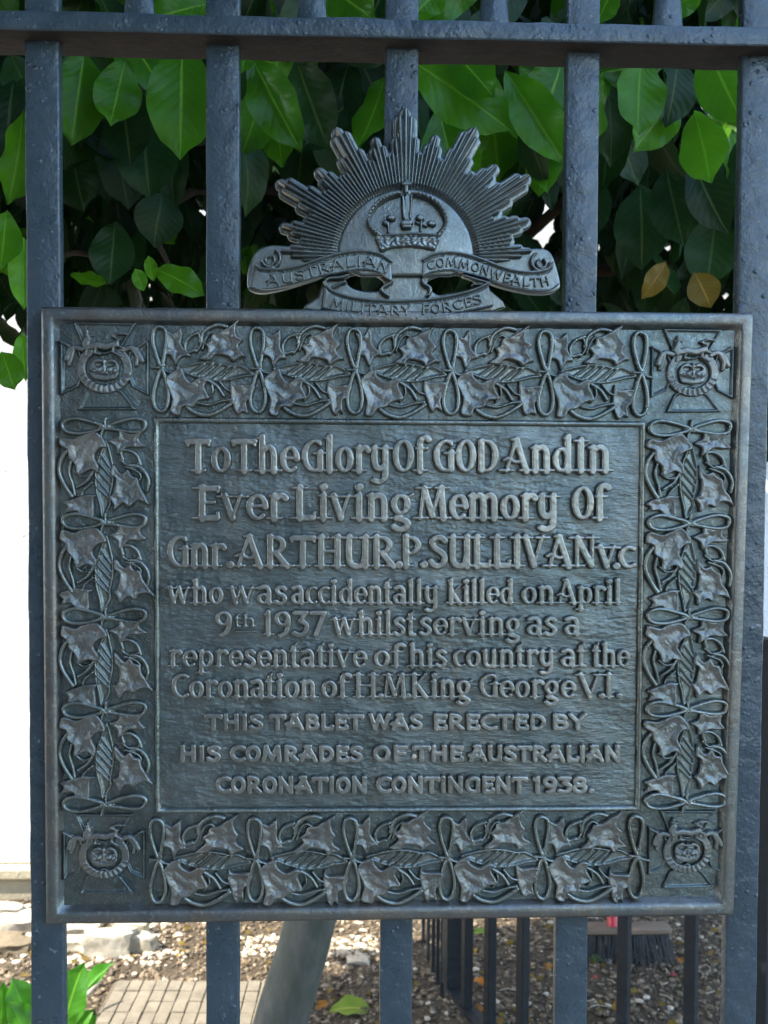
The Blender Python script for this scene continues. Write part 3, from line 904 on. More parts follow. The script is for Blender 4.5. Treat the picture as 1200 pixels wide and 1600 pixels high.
# pointed centre leaf with raised rims and slanting ribs
cl_out = zc([(270, 470), (400, 425), (560, 395), (700, 400), (830, 425), (920, 425), (1055, 515), (920, 545), (780, 580), (620, 590), (480, 560), (370, 520)])
PO = catmull(cl_out, 4, True)
ribs = [zc(r_) for r_ in ([(430, 515), (560, 425)], [(500, 540), (640, 425)], [(570, 560), (710, 430)], [(640, 575), (800, 445)], [(740, 560), (850, 450)])]
def cl_h(X, Y, d):
    h = 1.6+2.8*np.exp(-(d/2.2-0.9)**2)*1.3
    for r_ in ribs:
        h = np.maximum(h, 1.6+4.2*rnd((sd_stroke(X, Y, r_, 1.7))/1.7))
    return h
proto.append(relief('willow_leaf', lambda X, Y: sd_poly(X, Y, PO), (PO[:, 0].min()-3, PO[:, 1].min()-3, PO[:, 0].max()+3, PO[:, 1].max()+3), cl_h, M_RIBBON, None, step=1.2, mp=map_local, sink=2))
for o in proto:
    for q_ in (o if isinstance(o, list) else [o]): COL.objects.unlink(q_)

def put_cells(c0, c1, n, ang, kscale=1.0):
    """n repeats from crossing c0 to crossing c1 (px); ang 0 = along x, 90 = downwards"""
    A = at(c0[0], c0[1], 0.0); B = at(c1[0], c1[1], 0.0)
    L = math.dist(A, B)
    sc = L/n/(148.0*S)
    rot = math.atan2(-(B[2]-A[2]), B[0]-A[0])          # about +Y, clockwise seen from the front
    for k in range(n+1):
        p = A+(B-A)*k/n
        for j, pr in enumerate(proto):
            if k == n and j >= knot_only: continue
            o = (random.choice(pr) if isinstance(pr, list) else pr).copy()
            COL.objects.link(o)
            o.parent = plaque
            o.location = (p[0], p[1]-random.uniform(0, 0.0004), p[2])
            o.rotation_euler = (0, rot+(random.gauss(0, 0.035) if isinstance(pr, list) else random.gauss(0, 0.008)), 0)
            o.scale = (sc, 1, sc*kscale)
put_cells((254, 575), (1000, 583), 5, 0)
put_cells((250, 1340), (994, 1334), 5, 0)
put_cells((167, 667), (168, 1254), 4, 90, 1.0)
put_cells((1078, 671), (1071, 1250), 4, 90, 1.0)

# ---- corner emblems: cross pattée, wreath scroll, crown, lion and drapes
def z6(pts): return [((x-630)/6.0, (y-630)/6.0) for x, y in pts]
ARMS = [z6([(335, 218), (925, 222), (775, 470), (630, 520), (445, 470)]), z6([(1035, 385), (1035, 893), (880, 815), (800, 640), (870, 450)]),
        z6([(925, 1022), (375, 1030), (455, 850), (630, 760), (790, 850)]), z6([(222, 893), (225, 385), (390, 450), (460, 640), (390, 815)])]
def arm_d(X, Y):
    d = np.full(X.shape, -1e9)
    for a in ARMS: np.maximum(d, sd_poly(X, Y, a), out=d)
    return d
def arm_h(X, Y, d):
    return 1.5+4.0*rnd(d/1.8)-3.4*np.clip((d-3)/1.8, 0, 1)
e_cross = relief('cross', arm_d, (-72, -72, 72, 72), arm_h, M_FIELD, None, step=1.2, mp=map_local, sink=2)
def ring_pts(a0, a1, rx, ry, cx=0, cy=2, n=26):
    return [(cx+rx*math.cos(math.radians(a0+(a1-a0)*i/n)), cy-ry*math.sin(math.radians(a0+(a1-a0)*i/n))) for i in range(n+1)]
RP = ring_pts(130, 410, 36, 32)
e_wreath = relief('wreath_scroll', lambda X, Y: sd_stroke(X, Y, RP, 7.2), (-48, -46, 48, 48),
                  lambda X, Y, d: 6.5*(0.3+0.7*rnd(d/2.4))+0.9*np.sin(np.arctan2(Y, X)*26)*np.clip((d-1.5)/2, 0, 1)*(Y > 10), M_RELIEF, None, step=1.2, mp=map_local, sink=2)
cs = [([(-19, -6), (-15, -12), (-8, -13), (-1, -7), (0, -3)], 2.4), ([(19, -6), (15, -12), (8, -13), (1, -7), (0, -3)], 2.4),
      ([(-19, -6), (-20, 6), (-16, 14)], 2.2), ([(19, -6), (20, 6), (16, 14)], 2.2), ([(0, -14), (0, 12)], 2.4),
      ([(-17, 12), (-8, 17), (0, 18.5), (8, 17), (17, 12)], 3.2), ([(-9, 4), (-8.5, 5)], 4.6), ([(9, 4), (9.5, 5)], 4.6), ([(-0.3, -18), (0.3, -18)], 3.2)]
CRW = catmull([(-19, 17), (-23, 2), (-19, -9), (-10, -14), (-3, -11), (0, -15), (3, -11), (10, -14), (19, -9), (23, 2), (19, 17), (9, 20), (0, 21), (-9, 20)], 4, True)
def e_crown_h(X, Y, d):
    h = 6.5*(0.4+0.6*rnd(d/2.2))
    for sx_ in (-1, 1):
        e = 1-((X-sx_*9)/7.5)**2-((Y+4)/3.6)**2
        h = np.where(e > 0, h-4.5*rnd(e*1.5), h)
        for bx_, by_, br_ in ((sx_*8, 4.5, 4.2), (sx_*15, 6, 2.6), (sx_*3, 9, 2.0)):
            r2 = ((X-bx_)**2+(Y-by_)**2)/br_**2
            h = np.maximum(h, np.where(r2 < 1, 6.5+3.0*np.sqrt(np.maximum(0, 1-r2)), 0))
    h = np.where(np.abs(Y-12-0.012*X*X*-1) < 1.0, h-2.0, h)
    h = np.maximum(h, np.where(np.abs(X) < 1.6, 8.5*rnd(d/2), 0)*(Y < 10))
    return h
e_crown = relief('crown', lambda X, Y: sd_poly(X, Y, CRW), (-27, -19, 27, 25), e_crown_h, M_RELIEF, None, step=1.1, mp=map_local, sink=2)
ls = [(z6([(470, 455), (560, 430), (650, 445), (740, 420)]), 6.0), (z6([(460, 430), (480, 380)]), 6.5), (z6([(478, 300), (480, 350)]), 2.8), (z6([(455, 335), (520, 345)]), 2.4),
      (z6([(735, 430), (770, 380), (700, 350), (760, 325), (835, 330)]), 2.6), (z6([(480, 460), (465, 530)]), 3.0), (z6([(560, 455), (540, 505), (590, 510)]), 2.8),
      (z6([(720, 440), (710, 490), (780, 530)]), 3.2), (z6([(740, 430), (810, 460)]), 3.0)]
e_lion = stroke_part('lion', [(np.array(p, float), hw) for p, hw in ls], 10.0, 3.6, M_RELIEF, 1.15)
dl = [(catmull(z6([(430, 470), (360, 455), (315, 490), (290, 560)]), 4), 5.0), (catmull(z6([(350, 470), (335, 540), (310, 610)]), 4), 4.0), (catmull(z6([(330, 460), (290, 430), (230, 400)]), 4), 2.6)]
dr = [(catmull(z6([(800, 475), (870, 450), (930, 490), (975, 570)]), 4), 5.0), (catmull(z6([(890, 470), (930, 540), (925, 610)]), 4), 3.8), (catmull(z6([(930, 450), (960, 430), (1010, 395)]), 4), 2.4)]
e_dl = stroke_part('drape', dl, 8.5, 3.4, M_RELIEF, 1.15)
e_dr = stroke_part('drape', dr, 8.5, 3.4, M_RELIEF, 1.15)
emb = [e_cross, e_wreath, e_crown, e_lion, e_dl, e_dr]
for o in emb: COL.objects.unlink(o)
for (px, py, sc) in ((165, 574, 1.0), (1080, 581, 0.97), (164, 1333, 0.94), (1072, 1326, 0.93)):
    p = at(px, py, 0.0)
    root = None
    for o_ in emb:
        o = o_.copy(); COL.objects.link(o)
        if root is None:
            root = o; o.parent = plaque; o.location = p; o.scale = (sc, 1, sc)
            o.name = 'cross'
        else:
            o.parent = root

# ------------------------------------------------------------------ the badge standing on the tablet
YBADGE = 0.0
def z3(pts): return [(370+x/2.308, 160+y/2.308) for x, y in pts]
CX, CY = 633.4, 402.6
tips = [(90, 230), (118.3, 227), (149.5, 230), (61.3, 227), (33.2, 229), (105, 191), (134, 193), (165.4, 198), (76, 194), (45.7, 200), (16, 200), (177.5, 194), (2.5, 196)]
RS = 180/76
def Rth(a, grow=0):
    aq = round(a/RS)*RS; fr_ = abs(a-aq)/(RS/2); a = aq
    r = 150.0
    for k, (t, rr) in enumerate(tips):
        da = abs(a-t)
        if rr > 210:
            v = rr if da < 1.2 else (rr-11 if da < 3.6 else (rr-44 if da < 6.0 else rr-66))
            v = v if da < 8.5 else 0
        else:
            v = rr if da < 1.25 else (rr-15 if da < 3.6 else rr-32)
            v = v if da < 7.5 else 0
        r = max(r, v)
    return r-3.5*fr_**2
ang = np.arange(-2.0, 182.01, 0.5)
POLY = [(CX+Rth(a)*math.cos(math.radians(a)), CY-Rth(a)*math.sin(math.radians(a))) for a in ang]
POLY = POLY+[(CX-60, CY+24), (CX+60, CY+24)]
_sbc = {}
def sb_field(X, Y): return sd_poly(X, Y, POLY)
def sb_h(X, Y, d):
    th = np.degrees(np.arctan2(CY-Y, X-CX))
    r = np.hypot(X-CX, Y-CY)
    rg = np.abs(np.cos(np.radians(th/RS*180)))
    amp = np.clip((r-104)/10, 0, 1)
    h = 2.5+7.5*rg**0.9*amp
    big = np.zeros_like(h)
    for t, rr in tips:
        big = np.maximum(big, np.clip(1-np.abs(th-t)/3.2, 0, 1)*(1 if rr > 210 else 0.6))
    h = h+4.0*big*np.clip((r-120)/40, 0, 1)
    h = h*(0.45+0.55*rnd(d/2.0))
    return h
sunb = relief('sunburst_rays', sb_field, (400, 168, 868, 430), sb_h, M_BADGE, plaque, step=1.15, slab=3)
BK = lambda X, Y: sd_poly(X, Y, POLY)+6.5
def holes(X, Y):
    hl = sd_poly(X, Y, catmull([(541, 433), (556, 428), (575, 427), (592, 432), (601, 443), (590, 453), (566, 453), (547, 446)], 4, True))
    hr = sd_poly(X, Y, catmull([(668, 440), (684, 431), (704, 428), (726, 431), (744, 442), (728, 452), (702, 457), (682, 458)], 4, True))
    return np.maximum(hl, hr)
LOWER = catmull([(492, 486), (496, 462), (505, 440), (520, 430), (540, 420), (540, 400), (633, 380), (728, 400), (735, 420), (752, 436), (766, 450), (772, 486)], 4, True)
relief('badge_back', lambda X, Y: np.minimum(np.maximum(BK(X, Y), sd_poly(X, Y, LOWER)), -holes(X, Y)), (392, 160, 878, 492),
       lambda X, Y, d: -6.5+2.6*rnd(d/3), M_BADGE, plaque, step=1.4, slab=14)
# smooth half disc
DISC = [(CX+107*math.cos(math.radians(a)), CY-107*math.sin(math.radians(a))) for a in range(0, 181, 4)]+[(CX-107, CY+14), (CX-70, CY+30), (CX+70, CY+30), (CX+107, CY+14)]
relief('disc', lambda X, Y: sd_poly(X, Y, DISC), (520, 290, 748, 440), lambda X, Y, d: 1.0+4.0*rnd(d/4)+2.2*np.clip(d/60, 0, 1), M_BADGE, plaque, step=1.8, sink=2)
# crown
def z8(pts): return [(500+x/4.615, 270+y/4.615) for x, y in pts]
def dbl(p, hw): return (catmull(z8(p), 5), hw)
crown_st = [(dbl([(430, 468), (365, 410), (345, 350), (385, 270), (460, 205), (560, 168)], 4.6), 17), (dbl([(850, 465), (905, 395), (895, 320), (840, 240), (760, 190), (670, 168)], 4.6), 17),
            (dbl([(592, 185), (596, 270), (600, 350)], 1.9), 18.5), (dbl([(655, 185), (650, 270), (644, 350)], 1.9), 18.5),
            (dbl([(622, 200), (622, 350)], 6.2), 15.0),
            (dbl([(600, 110), (645, 110)], 4.6), 20), (dbl([(618, 90), (618, 165)], 4.0), 19),
            (dbl([(600, 385), (642, 385)], 5.6), 19), (dbl([(600, 410), (642, 410)], 4.0), 18),
            (dbl([(430, 468), (530, 468), (640, 458), (760, 462), (855, 472)], 2.8), 17),
            (dbl([(500, 340), (520, 345)], 5.2), 15), (dbl([(465, 375), (485, 385)], 4.6), 14.5), (dbl([(490, 380), (492, 450)], 2.2), 14.5),
            (dbl([(710, 340), (725, 345)], 5.6), 15), (dbl([(790, 380), (810, 385)], 5.2), 14.5), (dbl([(725, 360), (722, 440)], 2.4), 14.5), (dbl([(690, 375), (760, 400)], 2.6), 14)]
CB = catmull(z8([(395, 470), (345, 380), (370, 270), (470, 190), (620, 165), (780, 190), (880, 280), (910, 390), (862, 480), (825, 585), (625, 600), (440, 585)]), 4, True)
BAND = catmull(z8([(400, 470), (520, 478), (640, 468), (760, 474), (858, 482), (838, 540), (815, 575), (740, 560), (625, 552), (510, 562), (440, 585), (418, 540)]), 4, True)
beads = []
for arch in ([(430, 468), (365, 410), (345, 350), (385, 270), (460, 205), (560, 168)], [(850, 465), (905, 395), (895, 320), (840, 240), (760, 190), (670, 168)]):
    c = catmull(z8(arch), 8)
    acc = 0
    for k in range(1, len(c)):
        acc += math.dist(c[k], c[k-1])
        if acc > 5.2: acc = 0; beads.append(c[k])
def crown_h(X, Y, d):
    h = 3.5+2*rnd(d/3)
    for (p, hw), top in crown_st:
        s_ = sd_stroke(X, Y, p, hw)
        h = np.maximum(h, np.where(s_ > 0, 5+(top-5)*rnd(s_/min(hw, 3.2)), 0))
    s_ = sd_poly(X, Y, BAND)
    h = np.maximum(h, np.where(s_ > 0, 8+7*rnd(s_/3)+0.9*wav(X, Y, 0.45, 2), 0))
    for b in beads:
        r2 = (X-b[0])**2+(Y-b[1])**2
        h = np.maximum(h, np.where(r2 < 4.8, 17+2.6*np.sqrt(np.maximum(0, 1-r2/4.8)), 0))
    return h
relief('crown', lambda X, Y: np.maximum(sd_poly(X, Y, CB), sd_stroke(X, Y, z8([(618, 90), (618, 180)]), 7)), (568, 280, 704, 408), crown_h, M_BADGE, plaque, step=1.0, sink=2)

# scrolls
def zA(pts): return [(380+x/4.615, 370+y/4.615) for x, y in pts]
def zB(pts): return [(620+x/4.615, 370+y/4.615) for x, y in pts]
L_top = catmull(zA([(95, 215), (135, 240), (260, 246), (400, 222), (550, 172), (700, 130), (850, 114), (980, 134), (1068, 190)]), 5)
L_bot = catmull(zA([(58, 368), (150, 392), (300, 372), (450, 332), (560, 300), (700, 272), (850, 250), (980, 268), (1075, 335)]), 5)
R_top = catmull(zB([(180, 178), (260, 136), (380, 123), (500, 140), (620, 180), (740, 226), (850, 256), (980, 266), (1075, 245), (1115, 200)]), 5)
R_bot = catmull(zB([(180, 318), (235, 275), (380, 254), (520, 280), (640, 312), (720, 342), (850, 377), (980, 397), (1100, 394), (1162, 352)]), 5)
B_top = catmull(zA([(590, 335), (640, 395), (760, 440), (900, 462), (1100, 472)])+zB([(120, 466), (250, 458), (400, 432), (550, 392), (655, 342)]), 5)
B_bot = catmull(zA([(570, 520), (700, 548), (850, 572), (1000, 588), (1150, 594)])+zB([(120, 594), (260, 586), (400, 566), (550, 535), (690, 505)]), 5)
def scroll(top, bot, lip=2.2, base=6.0, extra=None, name='scroll'):
    P = np.vstack([top, bot[::-1]])
    def fld(X, Y):
        d = np.maximum(sd_poly(X, Y, P), sd_stroke(X, Y, top, 1.6))
        if extra is not None:
            for p, hw in extra: d = np.maximum(d, sd_stroke(X, Y, p, hw))
        return d
    def hf(X, Y, d):
        h = base*(0.4+0.6*rnd(d/2.5))+3
        s_ = sd_stroke(X, Y, top, lip)
        h = np.maximum(h, np.where(s_ > 0, base+3+3.6*rnd(s_/lip), 0))
        s_ = sd_stroke(X, Y, top+np.array([0, 4.4]), 1.0)
        h = np.where(s_ > 0, h-2.2*rnd(s_/1.0), h)
        s_ = sd_stroke(X, Y, bot, 1.4)
        h = np.maximum(h, np.where(s_ > 0, base+3+1.5*rnd(s_/1.4), 0))
        if extra is not None:
            for p, hw in extra:
                s_ = sd_stroke(X, Y, p, hw)
                h = np.maximum(h, np.where(s_ > 0, base+2+3.6*rnd(s_/hw), 0))
        return h
    bb = fld
    return relief(name, fld, (P[:, 0].min()-16, P[:, 1].min()-24, P[:, 0].max()+16, P[:, 1].max()+4), hf, M_BADGE, plaque, step=1.1, slab=2)
def circ(cx, cy, r, a0, a1, n=16): return np.array([(cx+r*math.cos(math.radians(a0+(a1-a0)*i/n)), cy-r*math.sin(math.radians(a0+(a1-a0)*i/n))) for i in range(n+1)])
cL = (380+205/4.615, 370+165/4.615); cR = (620+1030/4.615, 370+188/4.615)
sl = scroll(L_top, L_bot, extra=[(circ(cL[0], cL[1], 14.5, -170, 60), 2.4), (circ(cL[0]-1, cL[1]+3, 7, 120, 420), 2.2)])
sr = scroll(R_top, R_bot, extra=[(circ(cR[0], cR[1], 14.5, 350, 120), 2.4), (circ(cR[0]+1, cR[1]+3, 7, 120, 420), 2.2)])
# plate behind the scroll ends
for PL in (zA([(28, 345), (40, 220), (90, 110), (160, 70), (260, 62), (420, 80), (660, 110), (700, 200), (560, 290), (400, 345), (260, 385), (130, 405), (50, 385)]),
           zB([(620, 110), (860, 95), (1040, 85), (1110, 120), (1150, 220), (1175, 330), (1165, 380), (1090, 410), (960, 408), (800, 375), (680, 335), (560, 250)])):
    PP = catmull(PL, 4, True)
    relief('scroll_back', lambda X, Y: sd_poly(X, Y, PP), (PP[:, 0].min()-3, PP[:, 1].min()-3, PP[:, 0].max()+3, PP[:, 1].max()+3), H(1.8, 3), M_BADGE, plaque, step=1.4, slab=14)
sb = scroll(B_top, B_bot)
# little ribbon folds
for st in ([(catmull(zA([(590, 330), (620, 305), (690, 300), (750, 285)]), 4), 3.4), (catmull(zA([(640, 375), (700, 340), (735, 330)]), 4), 3.0)],
           [(catmull(zA([(1070, 330), (1040, 350), (1000, 375), (1010, 405), (1045, 430)]), 4), 3.2)],
           [(catmull(zB([(185, 315), (195, 345), (235, 370), (240, 400), (225, 425)]), 4), 3.2)],
           [(catmull(zB([(480, 285), (560, 310), (650, 335)]), 4), 3.2), (catmull(zB([(550, 350), (610, 350)]), 4), 2.8)]):
    allp = np.vstack([s_[0] for s_ in st])
    relief('ribbon_fold', lambda X, Y: np.maximum.reduce([sd_stroke(X, Y, p, hw) for p, hw in st]), (allp[:, 0].min()-6, allp[:, 1].min()-6, allp[:, 0].max()+6, allp[:, 1].max()+6),
           H(8.5, 3), M_BADGE, plaque, step=1.1, slab=2)
# letters on the scrolls, following the ribbon
def curve_text(txt, top, bot, t0, t1, cap, parent, skip=0.12, tv=1.45):
    n = len(txt)
    tot = sum(G[c][0] if c != ' ' else 0.5 for c in txt)
    acc = 0
    def samp(c, t):
        L = np.concatenate([[0], np.cumsum(np.hypot(*(c[1:]-c[:-1]).T))])
        s_ = t*L[-1]
        return np.array([np.interp(s_, L, c[:, 0]), np.interp(s_, L, c[:, 1])])
    for c in txt:
        wd = G[c][0] if c != ' ' else 0.5
        if c != ' ':
            tm = t0+(t1-t0)*(acc+wd/2)/tot
            a = samp(top, tm); b = samp(bot, tm)
            # same x on both edges keeps the letters upright
            bx = np.interp(a[0], bot[:, 0], bot[:, 1]); m = np.array([a[0], (a[1]+bx)/2+1.8])
            d = samp(top, min(1, tm+0.02))-samp(top, max(0, tm-0.02)); th = math.atan2(d[1], d[0])*0.8
            L = np.hypot(*(top[1:]-top[:-1]).T).sum()*(t1-t0)/tot
            _, st = glyph_strokes(c, -wd*L*0.5, cap/2, L*0.97, cap, tv, tv, False, 1, True)
            ca, sa = math.cos(th), math.sin(th)
            st2 = [([(m[0]+x*ca-y*sa, m[1]+x*sa+y*ca) for x, y in p], hw) for p, hw in st]
            letter(c, st2, M_BADGE, parent, 13.2, 1.6, 0.8)
        acc += wd
curve_text('AUSTRALIAN', L_top, L_bot, 0.08, 0.985, 14.5, sl)
curve_text('COMMONWEALTH', R_top, R_bot, 0.04, 0.955, 13.5, sr)
curve_text('MILITARY FORCES', B_top, B_bot, 0.06, 0.955, 14.5, sb)

# ------------------------------------------------------------------ laurel tree behind the fence
def leaf_grid(nv, nu, fold=0.16, curl=0.25, wave=0.03, aspect=0.52, seed=0, twist=0.0):
    V = []; UV = []
    for i in range(nv+1):
        v = i/nv
        e = max(0.0, 1-v)
        hw = aspect*0.5*(math.sin(math.pi*min(1, v**1.12))**0.72 if 0 < v < 1 else 0)
        if v > 0.88: hw = aspect*0.5*(math.sin(math.pi*0.88**1.12)**0.72)*((1-v)/0.12)**1.5
        hw = max(hw, 0.004)
        for j in range(-nu, nu+1):
            u = j/nu
            x = u*hw
            y = -fold*abs(x)*1.5 + curl*(v-0.35)**2 + wave*math.sin(v*16+seed*2+(2 if u > 0 else 0))*abs(u)**1.5
            ang_ = twist*(v-0.5)
            X_ = x*math.cos(ang_)-y*math.sin(ang_); Y_ = x*math.sin(ang_)+y*math.cos(ang_)
            V.append((X_, Y_, -v)); UV.append((0.5+0.5*u, v))
    Fq = []
    n = 2*nu+1
    for i in range(nv):
        for j in range(n-1):
            a = i*n+j
            Fq.append((a, a+n, a+n+1, a+1))
    return np.array(V), Fq, UV

def leaf_mesh(seed, mat, nv=12, nu=2, **kw):
    V, Fq, UV = leaf_grid(nv, nu, seed=seed, **kw)
    me = mesh_np('leaf', V, Fq, True, UV)
    me.materials.append(mat)
    return me
_r2 = random.Random(3)
LM = [leaf_mesh(k, M_LEAF, 14, 3, fold=_r2.uniform(0.05, 0.3), curl=_r2.uniform(-0.2, 0.5), wave=_r2.uniform(0.01, 0.05), twist=_r2.uniform(-0.5, 0.5), aspect=_r2.uniform(0.46, 0.56)) for k in range(5)]
LMD = [leaf_mesh(k, M_LEAFD, 12, 2, fold=_r2.uniform(0.05, 0.3), curl=_r2.uniform(-0.2, 0.5), wave=_r2.uniform(0.01, 0.05), twist=_r2.uniform(-0.5, 0.5), aspect=_r2.uniform(0.44, 0.54)) for k in range(5)]
LMY = [leaf_mesh(9, M_LEAFY, 12, 2, fold=0.2, curl=0.4, wave=0.04)]

def leaf_matrix(base, tip, width_ratio, face, roll=0.0):
    b = Vector(base); t = Vector(tip)
    zax = (b-t); L = zax.length; zax.normalize()
    f = Vector(face)
    yax = -(f - zax*f.dot(zax))
    if yax.length < 1e-4: yax = Vector((0, 1, 0))
    yax.normalize()
    xax = yax.cross(zax)
    R_ = Matrix((xax, yax, zax)).transposed().to_4x4()
    R_ = R_ @ Matrix.Rotation(roll, 4, 'Z')
    return Matrix.Translation(b) @ R_ @ Matrix.Diagonal((L*width_ratio, L, L, 1))

tree = empty('laurel_tree', tuple(on_ground(430, 1690)))
tag(tree, 'broadleaf evergreen tree with glossy green leaves and leaning grey-green trunk behind the fence', 'tree')
T_INV = Matrix.Translation(-Vector(tree.location))
def tree_part(name, me, mtx=None, mat=None):
    o = link(name, me, mat, tree)
    o.matrix_parent_inverse = T_INV
    if mtx is not None: o.matrix_basis = mtx
    return o
# trunk
tp = [tuple(on_ground(425, 1690, -0.03))]
YT = 2.1
pts = [at(438, 1600, 1.52), at(462, 1520, 1.52), at(484, 1440, 1.52), at(540, 1200, 1.52), at(600, 950, 1.5), at(650, 700, 1.42), at(700, 480, 1.35), at(720, 250, 1.25), at(740, 0, 1.2), at(760, -400, 1.2)]
base = pts[0]+(pts[0]-pts[1])*(pts[0][2]/(pts[1][2]-pts[0][2]))
base[2] = -0.05
ctrl = catmull([base]+pts[:2]+pts[2:], 4)
rad = np.interp(np.arange(len(ctrl)), [0, 4, 12, 24, len(ctrl)-1], [0.072, 0.067, 0.063, 0.05, 0.025])
tb = MB().tube([tuple(p) for p in ctrl], list(rad), 16)
tree_part('trunk', tb.mesh('trunk', True), mat=M_BARK)
# branches
br_ends = [((690, 560, 1.4), (500, 330, 0.9), (300, 300, 0.55)), ((700, 480, 1.35), (900, 300, 0.9), (1050, 180, 0.5)), ((715, 300, 1.28), (450, 120, 0.8), (200, 60, 0.4)),
           ((660, 640, 1.5), (380, 480, 1.1), (150, 400, 0.7)), ((720, 250, 1.25), (800, 100, 0.7), (900, 30, 0.4)), ((700, 420, 1.3), (1000, 420, 1.0), (1200, 350, 0.7)),
           ((740, 0, 1.2), (400, -200, 0.9), (100, -300, 0.6)), ((740, 0, 1.2), (1000, -200, 1.2), (1300, -300, 1.4)), ((700, 430, 1.3), (950, 440, 2.0), (1200, 300, 2.2)), ((715, 300, 1.3), (500, 250, 1.9), (300, 200, 2.2)),
           ((300, 300, 0.55), (240, 345, 0.5), (262, 410, 0.48)), ((150, 400, .7), (110, 395, .6), (60, 420, .5))]
for a, b, c in br_ends:
    cc = catmull([at(*a), at(*b), at(*c)], 6)
    r0 = 0.016 if a[0] > 600 else 0.006
    tree_part('branch', MB().tube([tuple(p) for p in cc], list(np.linspace(r0, 0.003, len(cc))), 7).mesh('branch', True), mat=M_TWIG)

face_cam = lambda p, tilt=0.0: (Vector(CAMP)-Vector(p)).normalized() + Vector((0, 0, tilt))
GAPS_ = [(850, 340, 30), (840, 368, 20), (418, 349, 9), (934, 371, 11), (1043, 393, 6), (428, 467, 8), (1078, 482, 9), (1132, 480, 12)]
HAND = [  # base px,py tip px,py width-px depth  kind
 (285, 62, 282, 244, 102, .16, 0, 0), (196, 92, 172, 200, 76, .20, 1, 0), (132, 80, 112, 224, 88, .22, 2, 0), (222, 185, 234, 308, 100, .26, 3, 1), (192, 160, 204, 257, 72, .24, 4, 1),
 (125, 130, 118, 252, 76, .30, 1, 1), (392, 88, 468, 234, 74, .20, 2, 0), (462, 92, 512, 232, 90, .26, 3, 1), (640, 92, 800, 198, 100, .15, 0, 0), (700, 70, 776, 154, 70, .13, 1, 0),
 (790, 110, 884, 256, 72, .16, 2, 0), (880, 90, 850, 186, 84, .22, 3, 0), (1002, 82, 994, 216, 82, .15, 4, 0), (1100, 66, 1160, 192, 84, .16, 0, 0), (1085, 175, 1114, 288, 80, .2, 1, 0),
 (1080, 250, 1134, 362, 76, .24, 2, 1), (850, 186, 846, 302, 62, .27, 3, 0), (1040, 262, 1068, 384, 74, .28, 4, 1), (1000, 285, 1006, 414, 84, .33, 0, 1), (948, 120, 962, 250, 80, .3, 1, 1),
 (255, 300, 240, 380, 90, .36, 2, 1), (240, 418, 318, 456, 46, .3, 3, 0), (180, 345, 172, 444, 66, .35, 4, 1), (20, 120, 8, 260, 90, .3, 0, 1), (10, 330, 2, 424, 60, .22, 1, 0), (38, 372, 36, 482, 40, .25, 2, 0),
 (2, 548, 22, 606, 46, .18, 3, 0), (34, 520, 40, 598, 34, .22, 4, 0), (330, 4, 236, 28, 66, .15, 0, 0), (500, -30, 590, 34, 80, .18, 1, 0), (690, -20, 640, 30, 60, .17, 2, 0), (760, -30, 640, 22, 60, .2, 3, 0),
 (385, 80, 378, 112, 30, .15, 0, 0), (545, 90, 520, 200, 80, .32, 1, 1), (830, 190, 800, 300, 80, .35, 2, 1), (960, 160, 940, 300, 80, .38, 3, 1), (1120, 330, 1105, 450, 80, .36, 4, 1),
 (905, 260, 930, 370, 70, .4, 0, 1), (400, 200, 390, 310, 70, .4, 1, 1), (480, 180, 462, 300, 78, .45, 2, 1), (110, 230, 130, 330, 80, .38, 3, 1), (1170, 200, 1180, 330, 80, .3, 4, 1), (1060, 90, 1048, 190, 70, .25, 0, 1),
 (225, 455, 212, 420, 24, .28, 0, 0), (240, 440, 232, 400, 20, .3, 0, 0), (1020, 20, 1100, -10, 50, .2, 1, 0), (930, 40, 960, -20, 50, .2, 1, 0),
]
n_leaf = 0
for (bx, by, tx, ty, wpx, dep, k, dark) in HAND:
    b = at(bx, by, dep); t = at(tx, ty, dep-0.015)
    L = math.dist(b, t)
    pxm = (dep+0.825)/F
    ratio = wpx*pxm/L/0.51
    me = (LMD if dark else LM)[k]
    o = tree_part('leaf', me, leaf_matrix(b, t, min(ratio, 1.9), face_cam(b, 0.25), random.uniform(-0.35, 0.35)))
    n_leaf += 1
for k in range(26):
    bx = random.choice((random.uniform(100, 320), random.uniform(-30, 50), random.uniform(930, 1150), random.uniform(370, 420))); by = random.uniform(330, 440)
    a_ = random.gauss(0.2, 1.0); L_ = random.uniform(35, 75)
    tx, ty = bx+L_*math.sin(a_), by+L_*math.cos(a_)
    if any((gx-(bx+tx)/2)**2+(gy-(by+ty)/2)**2 < (gr+34)**2 for gx, gy, gr in GAPS_): continue
    dd = random.uniform(.5, .9)
    b = at(bx, by, dd); t = at(tx, ty, dd)
    tree_part('leaf', LM[k % 5], leaf_matrix(b, t, random.uniform(0.9, 1.2), face_cam(b, 0.8), random.uniform(-0.6, 0.6)))
    n_leaf += 1
for k in range(46):
    bx = random.uniform(-20, 1200); by = random.uniform(-60, 210); a_ = random.gauss(0, 0.55); L_ = random.uniform(110, 165)
    tx, ty = bx+L_*math.sin(a_), by+L_*math.cos(a_)
    if any((gx-(bx+tx)/2)**2+(gy-(by+ty)/2)**2 < (gr+60)**2 for gx, gy, gr in ((850, 350, 30), (418, 349, 9), (1110, 160, 22), (1045, 265, 8))): continue
    dd = random.uniform(.24, .34)
    b = at(bx, by, dd); t = at(tx, ty, dd+random.uniform(-.05, .03))
    L = math.dist(b, t)
    tree_part('leaf', (LM if random.random() < 0.55 else LMD)[k % 5], leaf_matrix(b, t, random.uniform(0.9, 1.25), face_cam(b, 0.3)+Vector((random.gauss(0, .5), 0, random.gauss(0, .4))), random.uniform(-0.5, 0.5)))
    n_leaf += 1
